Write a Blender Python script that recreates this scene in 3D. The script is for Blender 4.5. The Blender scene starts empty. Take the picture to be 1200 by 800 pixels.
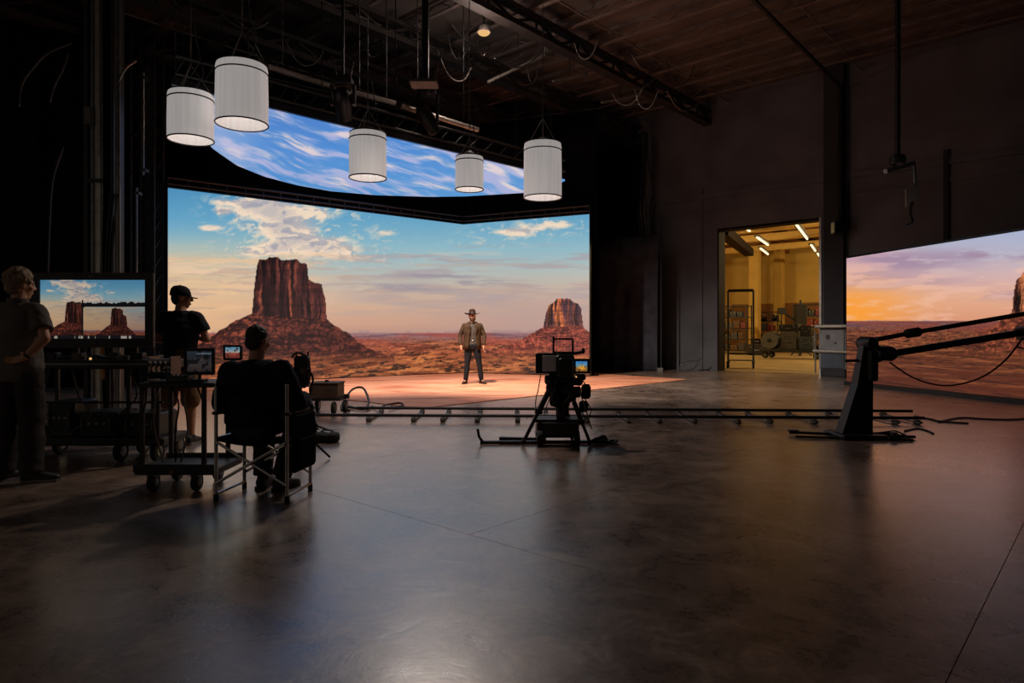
import bpy, math, random
import numpy as np
from mathutils import Vector, Matrix, Euler

# ------------------------------------------------------------------ camera, world, exposure
SC = bpy.context.scene
F, CX, HY, EYE = 785.0, 600.0, 390.0, 1.23      # focal length in pixels (1200 wide), horizon row, eye height
cam_d = bpy.data.cameras.new('camera')
cam_d.sensor_width = 36.0
cam_d.lens = 36.0 * F / 1200.0
cam_d.shift_y = -(400.0 - HY) / 1200.0
cam_d.clip_end = 300
cam = bpy.data.objects.new('camera', cam_d)
SC.collection.objects.link(cam)
cam.location = (0, 0, EYE)
cam.rotation_euler = (math.pi / 2, 0, 0)
SC.camera = cam
SC.view_settings.view_transform = 'Standard'
SC.view_settings.look = 'None'
SC.view_settings.gamma = 1
SC.view_settings.use_curve_mapping = False
SC.view_settings.exposure = 0.0
world = bpy.data.worlds.new('world')
SC.world = world
world.use_nodes = True
wbg = world.node_tree.nodes['Background']
wbg.inputs[0].default_value = (1.0, 0.86, 0.74, 1)
wbg.inputs[1].default_value = 0.075
SC.cycles.max_bounces = 6
SC.cycles.diffuse_bounces = 3
SC.cycles.glossy_bounces = 3
SC.cycles.caustics_reflective = False
SC.cycles.caustics_refractive = False
SC.cycles.sample_clamp_indirect = 3.0
SCREEN = 1.0        # strength of the LED screens
SPOT_W = 2250.0      # stage lights
R = random.Random(7)

# ------------------------------------------------------------------ helpers
def lin1(c):
    c = c / 255.0
    return c / 12.92 if c <= 0.04045 else ((c + 0.055) / 1.055) ** 2.4
def srgb(*c):
    return tuple(lin1(v) for v in c) + (1.0,)
def ground(x, y):
    Y = F * EYE / (y - HY)
    return Vector(((x - CX) / F * Y, Y, 0.0))
def at(x, y, Y):
    return Vector(((x - CX) / F * Y, Y, EYE + (HY - y) / F * Y))

class MB:
    def __init__(self):
        self.v = []; self.f = []
    def add(self, vs, fs):
        o = len(self.v)
        self.v += [tuple(p) for p in vs]
        self.f += [tuple(i + o for i in f) for f in fs]
        return self
    def box(self, c, s, rz=0.0, rot=None):
        hx, hy, hz = s[0] / 2, s[1] / 2, s[2] / 2
        m = rot if rot is not None else Matrix.Rotation(rz, 3, 'Z')
        c = Vector(c)
        vs = [c + m @ Vector((x, y, z)) for z in (-hz, hz) for x, y in ((-hx, -hy), (hx, -hy), (hx, hy), (-hx, hy))]
        return self.add(vs, [(3, 2, 1, 0), (4, 5, 6, 7), (0, 1, 5, 4), (1, 2, 6, 5), (2, 3, 7, 6), (3, 0, 4, 7)])
    def bbox(self, c, s, b=0.01, rz=0.0):
        # box with chamfered vertical edges and top
        hx, hy, hz = s[0] / 2, s[1] / 2, s[2] / 2
        b = min(b, hx * .9, hy * .9, hz * .9)
        m = Matrix.Rotation(rz, 3, 'Z'); c = Vector(c)
        def ring(ix, z):
            x, y = hx - ix, hy - ix
            k = b
            return [(-x + k, -y, z), (x - k, -y, z), (x, -y + k, z), (x, y - k, z), (x - k, y, z), (-x + k, y, z), (-x, y - k, z), (-x, -y + k, z)]
        vs = []
        for ix, z in ((b * .6, -hz), (0, -hz + b), (0, hz - b), (b * .6, hz)):
            vs += [c + m @ Vector(p) for p in ring(ix, z)]
        fs = [tuple(range(7, -1, -1)), tuple(range(24, 32))]
        for r in range(3):
            for i in range(8):
                fs.append((r * 8 + i, r * 8 + (i + 1) % 8, r * 8 + 8 + (i + 1) % 8, r * 8 + 8 + i))
        return self.add(vs, fs)
    def bar(self, p0, p1, w, h, up=(0, 0, 1)):
        # rectangular bar from p0 to p1
        p0, p1 = Vector(p0), Vector(p1)
        d = (p1 - p0).normalized(); up = Vector(up)
        if abs(d.dot(up)) > .98: up = Vector((0, 1, 0))
        a = d.cross(up).normalized(); b = a.cross(d).normalized()
        vs = [q + a * sx * w / 2 + b * sz * h / 2 for q in (p0, p1) for sx, sz in ((-1, -1), (1, -1), (1, 1), (-1, 1))]
        return self.add(vs, [(3, 2, 1, 0), (4, 5, 6, 7), (0, 1, 5, 4), (1, 2, 6, 5), (2, 3, 7, 6), (3, 0, 4, 7)])
    def tube(self, pts, r, seg=8, radii=None):
        pts = [Vector(p) for p in pts]; n = len(pts)
        vs = []; fs = []
        pa = None
        for i, p in enumerate(pts):
            d = (pts[min(i + 1, n - 1)] - pts[max(i - 1, 0)])
            d = d.normalized() if d.length > 1e-9 else Vector((0, 0, 1))
            if pa is None:
                up = Vector((0, 0, 1)) if abs(d.z) < .9 else Vector((1, 0, 0))
                a = d.cross(up).normalized()
            else:
                a = (pa - d * pa.dot(d))
                a = a.normalized() if a.length > 1e-6 else d.orthogonal().normalized()
            pa = a; b = d.cross(a)
            rr = radii[i] if radii else r
            for k in range(seg):
                t = 2 * math.pi * k / seg
                vs.append(p + (a * math.cos(t) + b * math.sin(t)) * rr)
        for i in range(n - 1):
            for k in range(seg):
                fs.append((i * seg + k, i * seg + (k + 1) % seg, (i + 1) * seg + (k + 1) % seg, (i + 1) * seg + k))
        fs.append(tuple(range(seg - 1, -1, -1))); fs.append(tuple(range((n - 1) * seg, n * seg)))
        return self.add(vs, fs)
    def lathe(self, prof, c=(0, 0, 0), seg=24, axis='Z', cap=True, rot=None):
        # prof: (radius, height) pairs
        vs = []; fs = []; c = Vector(c); n = len(prof)
        for r, h in prof:
            for k in range(seg):
                t = 2 * math.pi * k / seg
                x, y = r * math.cos(t), r * math.sin(t)
                p = Vector((x, y, h)) if axis == 'Z' else (Vector((h, x, y)) if axis == 'X' else Vector((y, h, x)))
                if rot is not None: p = rot @ p
                vs.append(c + p)
        for i in range(n - 1):
            for k in range(seg):
                fs.append((i * seg + k, i * seg + (k + 1) % seg, (i + 1) * seg + (k + 1) % seg, (i + 1) * seg + k))
        if cap:
            fs.append(tuple(range(seg - 1, -1, -1))); fs.append(tuple(range((n - 1) * seg, n * seg)))
        return self.add(vs, fs)
    def prism(self, poly, d0, d1, fn):
        # poly of 2-D points, extruded between d0 and d1; fn(a, b, d) -> point
        n = len(poly)
        vs = [fn(a, b, d0) for a, b in poly] + [fn(a, b, d1) for a, b in poly]
        fs = [tuple(range(n - 1, -1, -1)), tuple(range(n, 2 * n))]
        for i in range(n):
            fs.append((i, (i + 1) % n, n + (i + 1) % n, n + i))
        return self.add(vs, fs)
    def ball(self, c, r, seg=12, rings=8, rot=None):
        r = r if hasattr(r, '__len__') else (r, r, r)
        c = Vector(c); vs = []; fs = []
        for i in range(1, rings):
            a = math.pi * i / rings
            for k in range(seg):
                t = 2 * math.pi * k / seg
                p = Vector((r[0] * math.sin(a) * math.cos(t), r[1] * math.sin(a) * math.sin(t), r[2] * math.cos(a)))
                if rot is not None: p = rot @ p
                vs.append(c + p)
        for s in (1, -1):
            p = Vector((0, 0, s * r[2]))
            if rot is not None: p = rot @ p
            vs.append(c + p)
        m = (rings - 1) * seg
        for i in range(rings - 2):
            for k in range(seg):
                fs.append((i * seg + k, (i + 1) * seg + k, (i + 1) * seg + (k + 1) % seg, i * seg + (k + 1) % seg))
        for k in range(seg):
            fs.append((m, k, (k + 1) % seg))
            fs.append((m + 1, (rings - 2) * seg + (k + 1) % seg, (rings - 2) * seg + k))
        return self.add(vs, fs)
    def loft(self, rings, seg=20, right=(1, 0, 0), fwd=(0, 1, 0), power=2.0):
        # rings: (centre, half width, half depth)
        right = Vector(right); fwd = Vector(fwd)
        vs = []; fs = []; n = len(rings)
        for c, rx, ry in rings:
            c = Vector(c)
            for k in range(seg):
                t = 2 * math.pi * k / seg
                ct, st = math.cos(t), math.sin(t)
                ct = math.copysign(abs(ct) ** (2 / power), ct); st = math.copysign(abs(st) ** (2 / power), st)
                vs.append(c + right * rx * ct + fwd * ry * st)
        for i in range(n - 1):
            for k in range(seg):
                fs.append((i * seg + k, i * seg + (k + 1) % seg, (i + 1) * seg + (k + 1) % seg, (i + 1) * seg + k))
        fs.append(tuple(range(seg - 1, -1, -1))); fs.append(tuple(range((n - 1) * seg, n * seg)))
        return self.add(vs, fs)
    def chain(self, pts, radii, seg=10):
        # capsule chain: used as raw volume for bodies
        for i in range(len(pts) - 1):
            self.tube([pts[i], pts[i + 1]], 0, seg, radii=[radii[i], radii[i + 1]])
        for p, r in zip(pts, radii):
            self.ball(p, r, seg, 6)
        return self
    def build(self, name, mat, parent=None, smooth=False, world=False):
        vs = self.v
        if world and parent is not None:
            mi = parent_matrix(parent).inverted()
            vs = [mi @ Vector(p) for p in vs]
        me = bpy.data.meshes.new(name)
        me.from_pydata([tuple(p) for p in vs], [], self.f)
        me.validate()
        import bmesh
        bm = bmesh.new(); bm.from_mesh(me)
        bmesh.ops.recalc_face_normals(bm, faces=bm.faces)
        bm.to_mesh(me); bm.free()
        if smooth:
            me.polygons.foreach_set('use_smooth', [True] * len(me.polygons))
            if smooth != 'all':
                try: me.set_sharp_from_angle(angle=math.radians(40))
                except Exception: pass
        me.materials.append(M[mat] if isinstance(mat, str) else mat)
        ob = bpy.data.objects.new(name, me)
        SC.collection.objects.link(ob)
        if parent is not None: ob.parent = parent
        return ob

def parent_matrix(o):
    m = Matrix.LocRotScale(o.location, o.rotation_euler, None)
    return parent_matrix(o.parent) @ m if o.parent else m
def tag(o, label, cat, group=None, kind=None):
    o['label'] = label; o['category'] = cat
    if group: o['group'] = group
    if kind: o['kind'] = kind
    return o
def thing(name, label, cat, loc=(0, 0, 0), rz=0.0, group=None):
    o = bpy.data.objects.new(name, None)
    SC.collection.objects.link(o)
    o.empty_display_size = .1
    o.location = loc; o.rotation_euler = (0, 0, rz)
    return tag(o, label, cat, group)
def structure(o):
    o['kind'] = 'structure'
    return o
def curve_pts(ctrl, n=8):
    # Catmull-Rom through the control points
    c = [Vector(p) for p in ctrl]
    c = [c[0] * 2 - c[1]] + c + [c[-1] * 2 - c[-2]]
    out = []
    for i in range(1, len(c) - 2):
        for k in range(n):
            t = k / n
            out.append(.5 * ((2 * c[i]) + (c[i + 1] - c[i - 1]) * t + (2 * c[i - 1] - 5 * c[i] + 4 * c[i + 1] - c[i + 2]) * t * t + (3 * c[i] - c[i - 1] - 3 * c[i + 1] + c[i + 2]) * t ** 3))
    out.append(c[-2])
    return out

# ------------------------------------------------------------------ materials
M = {}
def mat(name, col, rough=.6, metal=0.0, var=.25, scale=6.0, bump=0.0, bscale=60.0, spec=.5, stretch=None, rvar=0.0, sheen=0.0):
    m = bpy.data.materials.new(name); m.use_nodes = True
    nt = m.node_tree; N = nt.nodes; L = nt.links
    b = N['Principled BSDF']
    b.inputs['Metallic'].default_value = metal
    b.inputs['Roughness'].default_value = rough
    b.inputs['Specular IOR Level'].default_value = spec
    if sheen: b.inputs['Sheen Weight'].default_value = sheen
    tc = N.new('ShaderNodeTexCoord'); mp = N.new('ShaderNodeMapping')
    L.new(tc.outputs['Object'], mp.inputs[0])
    if stretch: mp.inputs['Scale'].default_value = stretch
    no = N.new('ShaderNodeTexNoise'); no.inputs['Scale'].default_value = scale; no.inputs['Detail'].default_value = 5
    L.new(mp.outputs[0], no.inputs['Vector'])
    rp = N.new('ShaderNodeValToRGB')
    c = srgb(*col)
    lo = tuple(v * (1 - var) for v in c[:3]) + (1,); hi = tuple(min(1, v * (1 + var)) for v in c[:3]) + (1,)
    rp.color_ramp.elements[0].position = .3; rp.color_ramp.elements[0].color = lo
    rp.color_ramp.elements[1].position = .7; rp.color_ramp.elements[1].color = hi
    L.new(no.outputs[0], rp.inputs[0]); L.new(rp.outputs[0], b.inputs['Base Color'])
    if rvar:
        mr = N.new('ShaderNodeMapRange')
        mr.inputs[1].default_value = .3; mr.inputs[2].default_value = .7
        mr.inputs[3].default_value = rough - rvar; mr.inputs[4].default_value = rough + rvar
        L.new(no.outputs[0], mr.inputs[0]); L.new(mr.outputs[0], b.inputs['Roughness'])
    if bump:
        n2 = N.new('ShaderNodeTexNoise'); n2.inputs['Scale'].default_value = bscale; n2.inputs['Detail'].default_value = 4
        L.new(mp.outputs[0], n2.inputs['Vector'])
        bp = N.new('ShaderNodeBump'); bp.inputs['Strength'].default_value = bump; bp.inputs['Distance'].default_value = .02
        L.new(n2.outputs[0], bp.inputs['Height']); L.new(bp.outputs[0], b.inputs['Normal'])
    M[name] = m
    return m
def glow(name, col, strength):
    m = bpy.data.materials.new(name); m.use_nodes = True
    N = m.node_tree.nodes; L = m.node_tree.links
    N.remove(N['Principled BSDF'])
    e = N.new('ShaderNodeEmission'); e.inputs[0].default_value = srgb(*col); e.inputs[1].default_value = strength
    L.new(e.outputs[0], N['Material Output'].inputs[0])
    M[name] = m
    return m
def screen_material(name, strength):
    m = bpy.data.materials.new(name); m.use_nodes = True
    N = m.node_tree.nodes; L = m.node_tree.links
    b = N['Principled BSDF']
    at_ = N.new('ShaderNodeVertexColor'); at_.layer_name = 'picture'
    b.inputs['Base Color'].default_value = (.01, .01, .012, 1); b.inputs['Roughness'].default_value = .5
    b.inputs['Specular IOR Level'].default_value = .2
    L.new(at_.outputs[0], b.inputs['Emission Color']); b.inputs['Emission Strength'].default_value = strength
    M[name] = m
    return m

mat('black_paint', (34, 33, 34), .55, 0, .25, 8)
mat('black_metal', (28, 28, 29), .5, .1, .25, 20)
mat('black_plastic', (22, 22, 24), .4, 0, .2, 14)
mat('black_rubber', (18, 18, 18), .75, 0, .2, 20)
mat('black_fabric', (17, 17, 20), .95, 0, .3, 5, .25, 90, .1)
mat('drape_fabric', (74, 74, 84), .95, 0, .3, 3, .2, 60, .1)
mat('grey_metal', (120, 120, 118), .38, .8, .2, 12)
mat('bright_metal', (190, 186, 178), .3, .95, .15, 14)
mat('steel_beam', (50, 43, 41), .6, .2, .35, 3)
mat('joist_steel', (118, 104, 98), .5, .2, .3, 3)
mat('deck', (96, 86, 82), .85, 0, .35, 1.2, .2, 8)
mat('cable', (16, 15, 15), .55, 0, .1, 10)
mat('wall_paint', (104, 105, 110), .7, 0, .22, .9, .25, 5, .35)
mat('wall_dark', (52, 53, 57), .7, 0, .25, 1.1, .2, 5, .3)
mat('wood_dark', (34, 21, 14), .7, 0, .3, 3, 0, 20, .08, (1, 1, .15))
mat('grey_cabinet', (120, 122, 124), .5, .2, .25, 3)
mat('pale_conduit', (165, 160, 150), .4, .5, .2, 8)
mat('case_grey', (96, 90, 84), .55, .2, .3, 6)
mat('case_red', (150, 46, 38), .55, 0, .25, 6)
mat('case_blue', (60, 70, 84), .55, 0, .25, 6)
mat('cardboard', (150, 110, 66), .8, 0, .2, 6)
mat('room_yellow', (214, 176, 92), .8, 0, .15, .5, .1, 6)
mat('room_brown', (140, 96, 50), .8, 0, .25, .8)
mat('room_floor', (176, 150, 104), .35, 0, .25, .6, .05, 8)
mat('room_beam', (220, 180, 96), .7, 0, .12, 1)
mat('skin', (196, 142, 112), .55, 0, .08, 10)
mat('hair_grey', (146, 122, 100), .7, 0, .35, 30, .8, 60)
mat('hair_dark', (44, 35, 31), .6, 0, .35, 40, .6, 80)
mat('polo_grey', (104, 99, 95), .9, 0, .2, 5, .5, 18, .15)
mat('trousers_black', (60, 57, 58), .9, 0, .25, 6, .5, 16, .15)
mat('tee_black', (46, 48, 58), .9, 0, .2, 5, .4, 16, .15)
mat('shorts_tan', (132, 104, 74), .9, 0, .2, 8, .4, 16, .15)
mat('hoodie_navy', (38, 41, 54), .95, 0, .25, 6, .5, 16, .1)
mat('shoe_black', (40, 38, 38), .6, 0, .3, 12)
mat('sole_white', (120, 118, 114), .7)
mat('jacket_brown', (62, 46, 32), .75, 0, .3, 8, .5, 22, spec=.08)
mat('shirt_grey', (72, 64, 58), .85, 0, .25, 10, .3, 22, spec=.08)
mat('jeans_dark', (30, 31, 34), .85, 0, .3, 8, .4, 22, spec=.08)
mat('boot_brown', (50, 33, 23), .55, 0, .3, 10, spec=.08)
mat('hat_brown', (50, 32, 25), .7, 0, .25, 10, .2, 30, spec=.08)
mat('belt_leather', (40, 26, 20), .5)
mat('eye_white', (210, 205, 200), .3, 0, .02)
mat('lip', (150, 86, 76), .5, 0, .05)
mat('beard', (70, 48, 36), .8, 0, .3, 40, .5, 80)
mat('wood_case', (82, 62, 50), .65, 0, .3, 5, 0, 20, .4, (1, 6, 6))
mat('cap_black', (24, 25, 30), .85, 0, .2, 12, .2, 40, .2)
mat('sandbag', (22, 22, 25), .8, 0, .3, 10, .3, 30)
mat('glass_dark', (20, 22, 26), .08, 0, .05, 4)
mat('glossy_grey', (226, 226, 232), .4, .1, .2, 3)
glow('tube_light', (255, 226, 170), 2.2)
glow('led_green', (120, 255, 140), 1.0)
glow('led_amber', (255, 200, 130), .8)

# polished concrete floor
def floor_material():
    m = bpy.data.materials.new('polished_concrete'); m.use_nodes = True
    N = m.node_tree.nodes; L = m.node_tree.links; b = N['Principled BSDF']
    g = N.new('ShaderNodeNewGeometry')
    def noise(scale, detail=6, rough=.6, dist=0.0, st=(1, 1, 1)):
        mp = N.new('ShaderNodeMapping'); mp.inputs['Scale'].default_value = st
        L.new(g.outputs['Position'], mp.inputs[0])
        n = N.new('ShaderNodeTexNoise'); n.inputs['Scale'].default_value = scale; n.inputs['Detail'].default_value = detail
        n.inputs['Roughness'].default_value = rough; n.inputs['Distortion'].default_value = dist
        L.new(mp.outputs[0], n.inputs['Vector']); return n
    big = noise(.55, 5, .6, .6); mid = noise(3.2, 8, .68, .8); fine = noise(26, 6, .7)
    mul = N.new('ShaderNodeMath'); mul.operation = 'MULTIPLY_ADD'
    L.new(mid.outputs[0], mul.inputs[0]); mul.inputs[1].default_value = .65
    ad = N.new('ShaderNodeMath'); ad.operation = 'MULTIPLY_ADD'
    L.new(big.outputs[0], ad.inputs[0]); ad.inputs[1].default_value = .5
    L.new(ad.outputs[0], mul.inputs[2])
    mf = N.new('ShaderNodeMath'); mf.operation = 'MULTIPLY'; mf.inputs[1].default_value = .3
    L.new(fine.outputs[0], mf.inputs[0]); L.new(mf.outputs[0], ad.inputs[2])
    rp = N.new('ShaderNodeValToRGB'); e = rp.color_ramp.elements
    e[0].position = .56; e[0].color = srgb(74, 60, 51)
    e[1].position = .90; e[1].color = srgb(188, 163, 144)
    x = e.new(.72); x.color = srgb(131, 110, 96)
    L.new(mul.outputs[0], rp.inputs[0]); L.new(rp.outputs[0], b.inputs['Base Color'])
    mr = N.new('ShaderNodeMapRange'); mr.inputs[1].default_value = .5; mr.inputs[2].default_value = .95
    mr.inputs[3].default_value = .20; mr.inputs[4].default_value = .44
    L.new(mul.outputs[0], mr.inputs[0]); L.new(mr.outputs[0], b.inputs['Roughness'])
    b.inputs['Specular IOR Level'].default_value = .9
    b.inputs['Coat Weight'].default_value = .9; b.inputs['Coat Roughness'].default_value = .27
    bp = N.new('ShaderNodeBump'); bp.inputs['Strength'].default_value = .35; bp.inputs['Distance'].default_value = .012
    L.new(mid.outputs[0], bp.inputs['Height']); L.new(bp.outputs[0], b.inputs['Normal'])
    M['polished_concrete'] = m
floor_material()

def mat_material():
    m = bpy.data.materials.new('desert_ground'); m.use_nodes = True
    N = m.node_tree.nodes; L = m.node_tree.links; b = N['Principled BSDF']
    tc = N.new('ShaderNodeTexCoord'); mp = N.new('ShaderNodeMapping'); mp.inputs['Scale'].default_value = (.5, 1.2, 1)
    L.new(tc.outputs['Object'], mp.inputs[0])
    n = N.new('ShaderNodeTexNoise'); n.inputs['Scale'].default_value = 1.3; n.inputs['Detail'].default_value = 8; n.inputs['Roughness'].default_value = .62; n.inputs['Distortion'].default_value = 1.2
    L.new(mp.outputs[0], n.inputs['Vector'])
    rp = N.new('ShaderNodeValToRGB'); e = rp.color_ramp.elements
    e[0].position = .30; e[0].color = srgb(140, 72, 48)
    e[1].position = .72; e[1].color = srgb(238, 172, 136)
    x = e.new(.45); x.color = srgb(212, 132, 96)
    L.new(n.outputs[0], rp.inputs[0]); L.new(rp.outputs[0], b.inputs['Base Color'])
    b.inputs['Roughness'].default_value = .55
    bp = N.new('ShaderNodeBump'); bp.inputs['Strength'].default_value = .3; bp.inputs['Distance'].default_value = .03
    L.new(n.outputs[0], bp.inputs['Height']); L.new(bp.outputs[0], b.inputs['Normal'])
    M['desert_ground'] = m
mat_material()

def lantern_material():
    # translucent lamp cloth lit from inside
    m = bpy.data.materials.new('lantern_cloth'); m.use_nodes = True
    N = m.node_tree.nodes; L = m.node_tree.links; b = N['Principled BSDF']
    tc = N.new('ShaderNodeTexCoord'); mp = N.new('ShaderNodeMapping'); mp.inputs['Scale'].default_value = (14, 14, .4)
    L.new(tc.outputs['Object'], mp.inputs[0])
    n = N.new('ShaderNodeTexNoise'); n.inputs['Scale'].default_value = 1.6; n.inputs['Detail'].default_value = 4
    L.new(mp.outputs[0], n.inputs['Vector'])
    rp = N.new('ShaderNodeValToRGB'); e = rp.color_ramp.elements
    e[0].position = .3; e[0].color = srgb(216, 210, 207); e[1].position = .7; e[1].color = srgb(232, 226, 223)
    L.new(n.outputs[0], rp.inputs[0]); L.new(rp.outputs[0], b.inputs['Base Color'])
    L.new(rp.outputs[0], b.inputs['Emission Color']); b.inputs['Emission Strength'].default_value = .37
    b.inputs['Roughness'].default_value = .9
    M['lantern_cloth'] = m
lantern_material()

# ------------------------------------------------------------------ building axes
AV = Vector((.670, .742, 0)).normalized()       # into the picture, to the right (at right angles to the back wall)
AU = Vector((-AV.y, AV.x, 0))                   # along the back wall, to the left
WALL_D = 20.6                                   # distance of the back wall along AV
def uv(u, v, z=0.0):
    return AU * u + AV * v + Vector((0, 0, z))
def wall_pt(px, z=0.0, off=0.0):
    # point on the back wall seen along a picture column
    t = (px - CX) / F
    Y = (WALL_D + off) / (AV.x * t + AV.y)
    return Vector((t * Y, Y, z))
def uu(p): return p.dot(AU)
DECK = 8.9

# ------------------------------------------------------------------ the setting
u_dl, u_dr = uu(wall_pt(841)), uu(wall_pt(963))
DOOR_H = 4.6
U_L, U_R, V_B = 18.6, -5.0, -7.0
def wall_box(mb, u0, u1, v0, v1, z0, z1):
    vs = [uv(u, v, z) for z in (z0, z1) for u, v in ((u0, v0), (u1, v0), (u1, v1), (u0, v1))]
    mb.add(vs, [(3, 2, 1, 0), (4, 5, 6, 7), (0, 1, 5, 4), (1, 2, 6, 5), (2, 3, 7, 6), (3, 0, 4, 7)])
    return mb
wb = MB()
wall_box(wb, U_R - 12, u_dr, WALL_D, WALL_D + .42, -.1, DECK + .3)
wall_box(wb, u_dl, U_L + .4, WALL_D, WALL_D + .42, -.1, DECK + .3)
wall_box(wb, u_dr, u_dl, WALL_D, WALL_D + .42, DOOR_H, DECK + .3)
wall_back = structure(wb.build('wall_back', 'wall_paint'))
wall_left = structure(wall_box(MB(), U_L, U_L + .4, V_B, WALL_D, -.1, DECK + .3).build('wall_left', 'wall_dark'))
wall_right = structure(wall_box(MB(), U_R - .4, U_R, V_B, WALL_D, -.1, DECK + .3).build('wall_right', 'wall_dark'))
ceiling = structure(wall_box(MB(), U_R, U_L, V_B, WALL_D, DECK, DECK + .25).build('ceiling', 'deck'))
floor = structure(wall_box(MB(), U_R, U_L, V_B - 3, WALL_D + .42, -.2, -.04).build('floor', 'black_rubber'))
# slabs of the floor with open joints between them
su, gap = 2.49, .0036
slab_mes = {}
def slab(u0, u1, v0, v1):
    key = (round(u1 - u0, 3), round(v1 - v0, 3))
    if key not in slab_mes:
        w, h, b = (u1 - u0) / 2 - gap / 2, (v1 - v0) / 2 - gap / 2, .0004
        vs = []
        for z, k in ((-.06, 0), (-b, 0), (0, b)):
            vs += [(-w + k, -h + k, z), (w - k, -h + k, z), (w - k, h - k, z), (-w + k, h - k, z)]
        mb = MB().add(vs, [(3, 2, 1, 0), (8, 9, 10, 11)] + [(r * 4 + q, r * 4 + (q + 1) % 4, r * 4 + 4 + (q + 1) % 4, r * 4 + 4 + q) for r in range(2) for q in range(4)])
        ob = mb.build('slab', 'polished_concrete', floor)
        slab_mes[key] = ob.data
    else:
        ob = bpy.data.objects.new('slab', slab_mes[key]); SC.collection.objects.link(ob); ob.parent = floor
    ob.location = uv((u0 + u1) / 2, (v0 + v1) / 2); ob.rotation_euler = (0, 0, math.atan2(AU.y, AU.x))
for v0, v1, wd in ((-9.7, -2.14, 4.98), (-2.14, 2.86, 4.98), (2.86, 10.9, 2.49), (10.9, 21.02, 4.98)):
    u = .447 - 4.98
    while u < 18.5:
        slab(u, u + wd, v0, v1); u += wd
# door lining, header strip, pilaster and ledge on the wall
trim_n = [0]
def trim(mb, m):
    trim_n[0] += 1
    return structure(mb.build('trim_%d' % trim_n[0], m))
lin_ = MB()
wall_box(lin_, u_dl - .05, u_dl, WALL_D - .02, WALL_D + .44, 0, DOOR_H)
trim(lin_, 'wood_dark')
trim(wall_box(MB(), u_dr, u_dr + .06, WALL_D - .05, WALL_D + .44, 0, DOOR_H), 'pale_conduit')
trim(wall_box(MB(), u_dr, u_dl, WALL_D - .02, WALL_D + .44, DOOR_H - .06, DOOR_H), 'wood_dark')
u_a = uu(wall_pt(700)); u_b = uu(wall_pt(1250))
trim(wall_box(MB(), u_b, u_a, WALL_D - .06, WALL_D, 5.62, 5.78), 'wall_paint')
trim(wall_box(MB(), u_b, u_a, WALL_D - .04, WALL_D, 5.18, 5.26), 'wall_paint')
u_p = uu(wall_pt(968)); u_q = uu(wall_pt(991))
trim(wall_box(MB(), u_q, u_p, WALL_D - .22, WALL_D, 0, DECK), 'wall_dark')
trim(wall_box(MB(), uu(wall_pt(824)), uu(wall_pt(818)), WALL_D - .05, WALL_D, 0, 6.0), 'wall_paint')
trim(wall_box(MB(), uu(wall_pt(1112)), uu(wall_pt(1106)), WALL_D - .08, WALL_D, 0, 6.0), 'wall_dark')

# joists under the deck (along AU) and bridging (along AV) as pieces of the ceiling
for k in range(19):
    v = -4 + k * 1.3
    mb = MB()
    mb.bar(uv(U_R, v, DECK - .05), uv(U_L, v, DECK - .05), .12, .10)
    mb.bar(uv(U_R, v, DECK - .34), uv(U_L, v, DECK - .34), .09, .035)
    n = 22
    for q in range(n):
        a = U_R + (U_L - U_R) * q / n; b = U_R + (U_L - U_R) * (q + .5) / n; c = U_R + (U_L - U_R) * (q + 1) / n
        mb.bar(uv(a, v, DECK - .33), uv(b, v, DECK - .06), .022, .022)
        mb.bar(uv(b, v, DECK - .06), uv(c, v, DECK - .33), .022, .022)
    mb.build('joist', 'joist_steel', ceiling)
for k in range(6):
    u = -2.5 + k * 3.9
    MB().bar(uv(u, -5, DECK - .30), uv(u, WALL_D, DECK - .30), .03, .03).build('bridging', 'joist_steel', ceiling)

# roof trusses along AV, each with its own chords and web bars
u_t1 = uu(wall_pt(750)); u_t2 = uu(wall_pt(830)); dt = u_t1 - u_t2
ZB = 8.02
def truss(u, label):
    t = thing('roof_truss', label, 'truss', uv(u, WALL_D, ZB), 0, 'roof trusses')
    l = lambda u_, v_, z_: uv(u_, v_, z_) - uv(u, WALL_D, ZB)
    v0 = 1.5
    # double-angle bottom chord: two plates standing with a gap
    mb = MB()
    for s in (-.075, .075):
        mb.bar(l(u + s, v0, ZB + .08), l(u + s, WALL_D, ZB + .08), .03, .16)
    mb.bar(l(u, v0, ZB + .01), l(u, WALL_D, ZB + .01), .28, .02)
    mb.build('bottom_chord', 'steel_beam', t)
    MB().bar(l(u, v0, DECK - .42), l(u, WALL_D, DECK - .42), .2, .1).build('top_chord', 'steel_beam', t)
    n = 12; L_ = (WALL_D - v0) / n
    for q in range(n):
        a = v0 + q * L_
        MB().bar(l(u, a, ZB + .12), l(u, a + L_ / 2, DECK - .42), .06, .06).build('web_bar', 'steel_beam', t)
        MB().bar(l(u, a + L_ / 2, DECK - .42), l(u, a + L_, ZB + .12), .06, .06).build('web_bar', 'steel_beam', t)
        MB().bar(l(u, a + L_ / 2, ZB + .12), l(u, a + L_ / 2, DECK - .42), .05, .05).build('web_post', 'steel_beam', t)
truss(u_t1, 'dark steel roof truss whose end meets the wall just above the hanging cable bundle')
truss(u_t2, 'dark steel roof truss whose end meets the wall between cable bundle and doorway')
truss(u_t1 + dt, 'dark steel roof truss running above the sky panel and white lanterns')
truss(u_t1 + 2 * dt, 'dark steel roof truss above the cabled steel column')
truss(u_t1 + 3 * dt, 'dark steel roof truss along the black draped wall')

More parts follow.
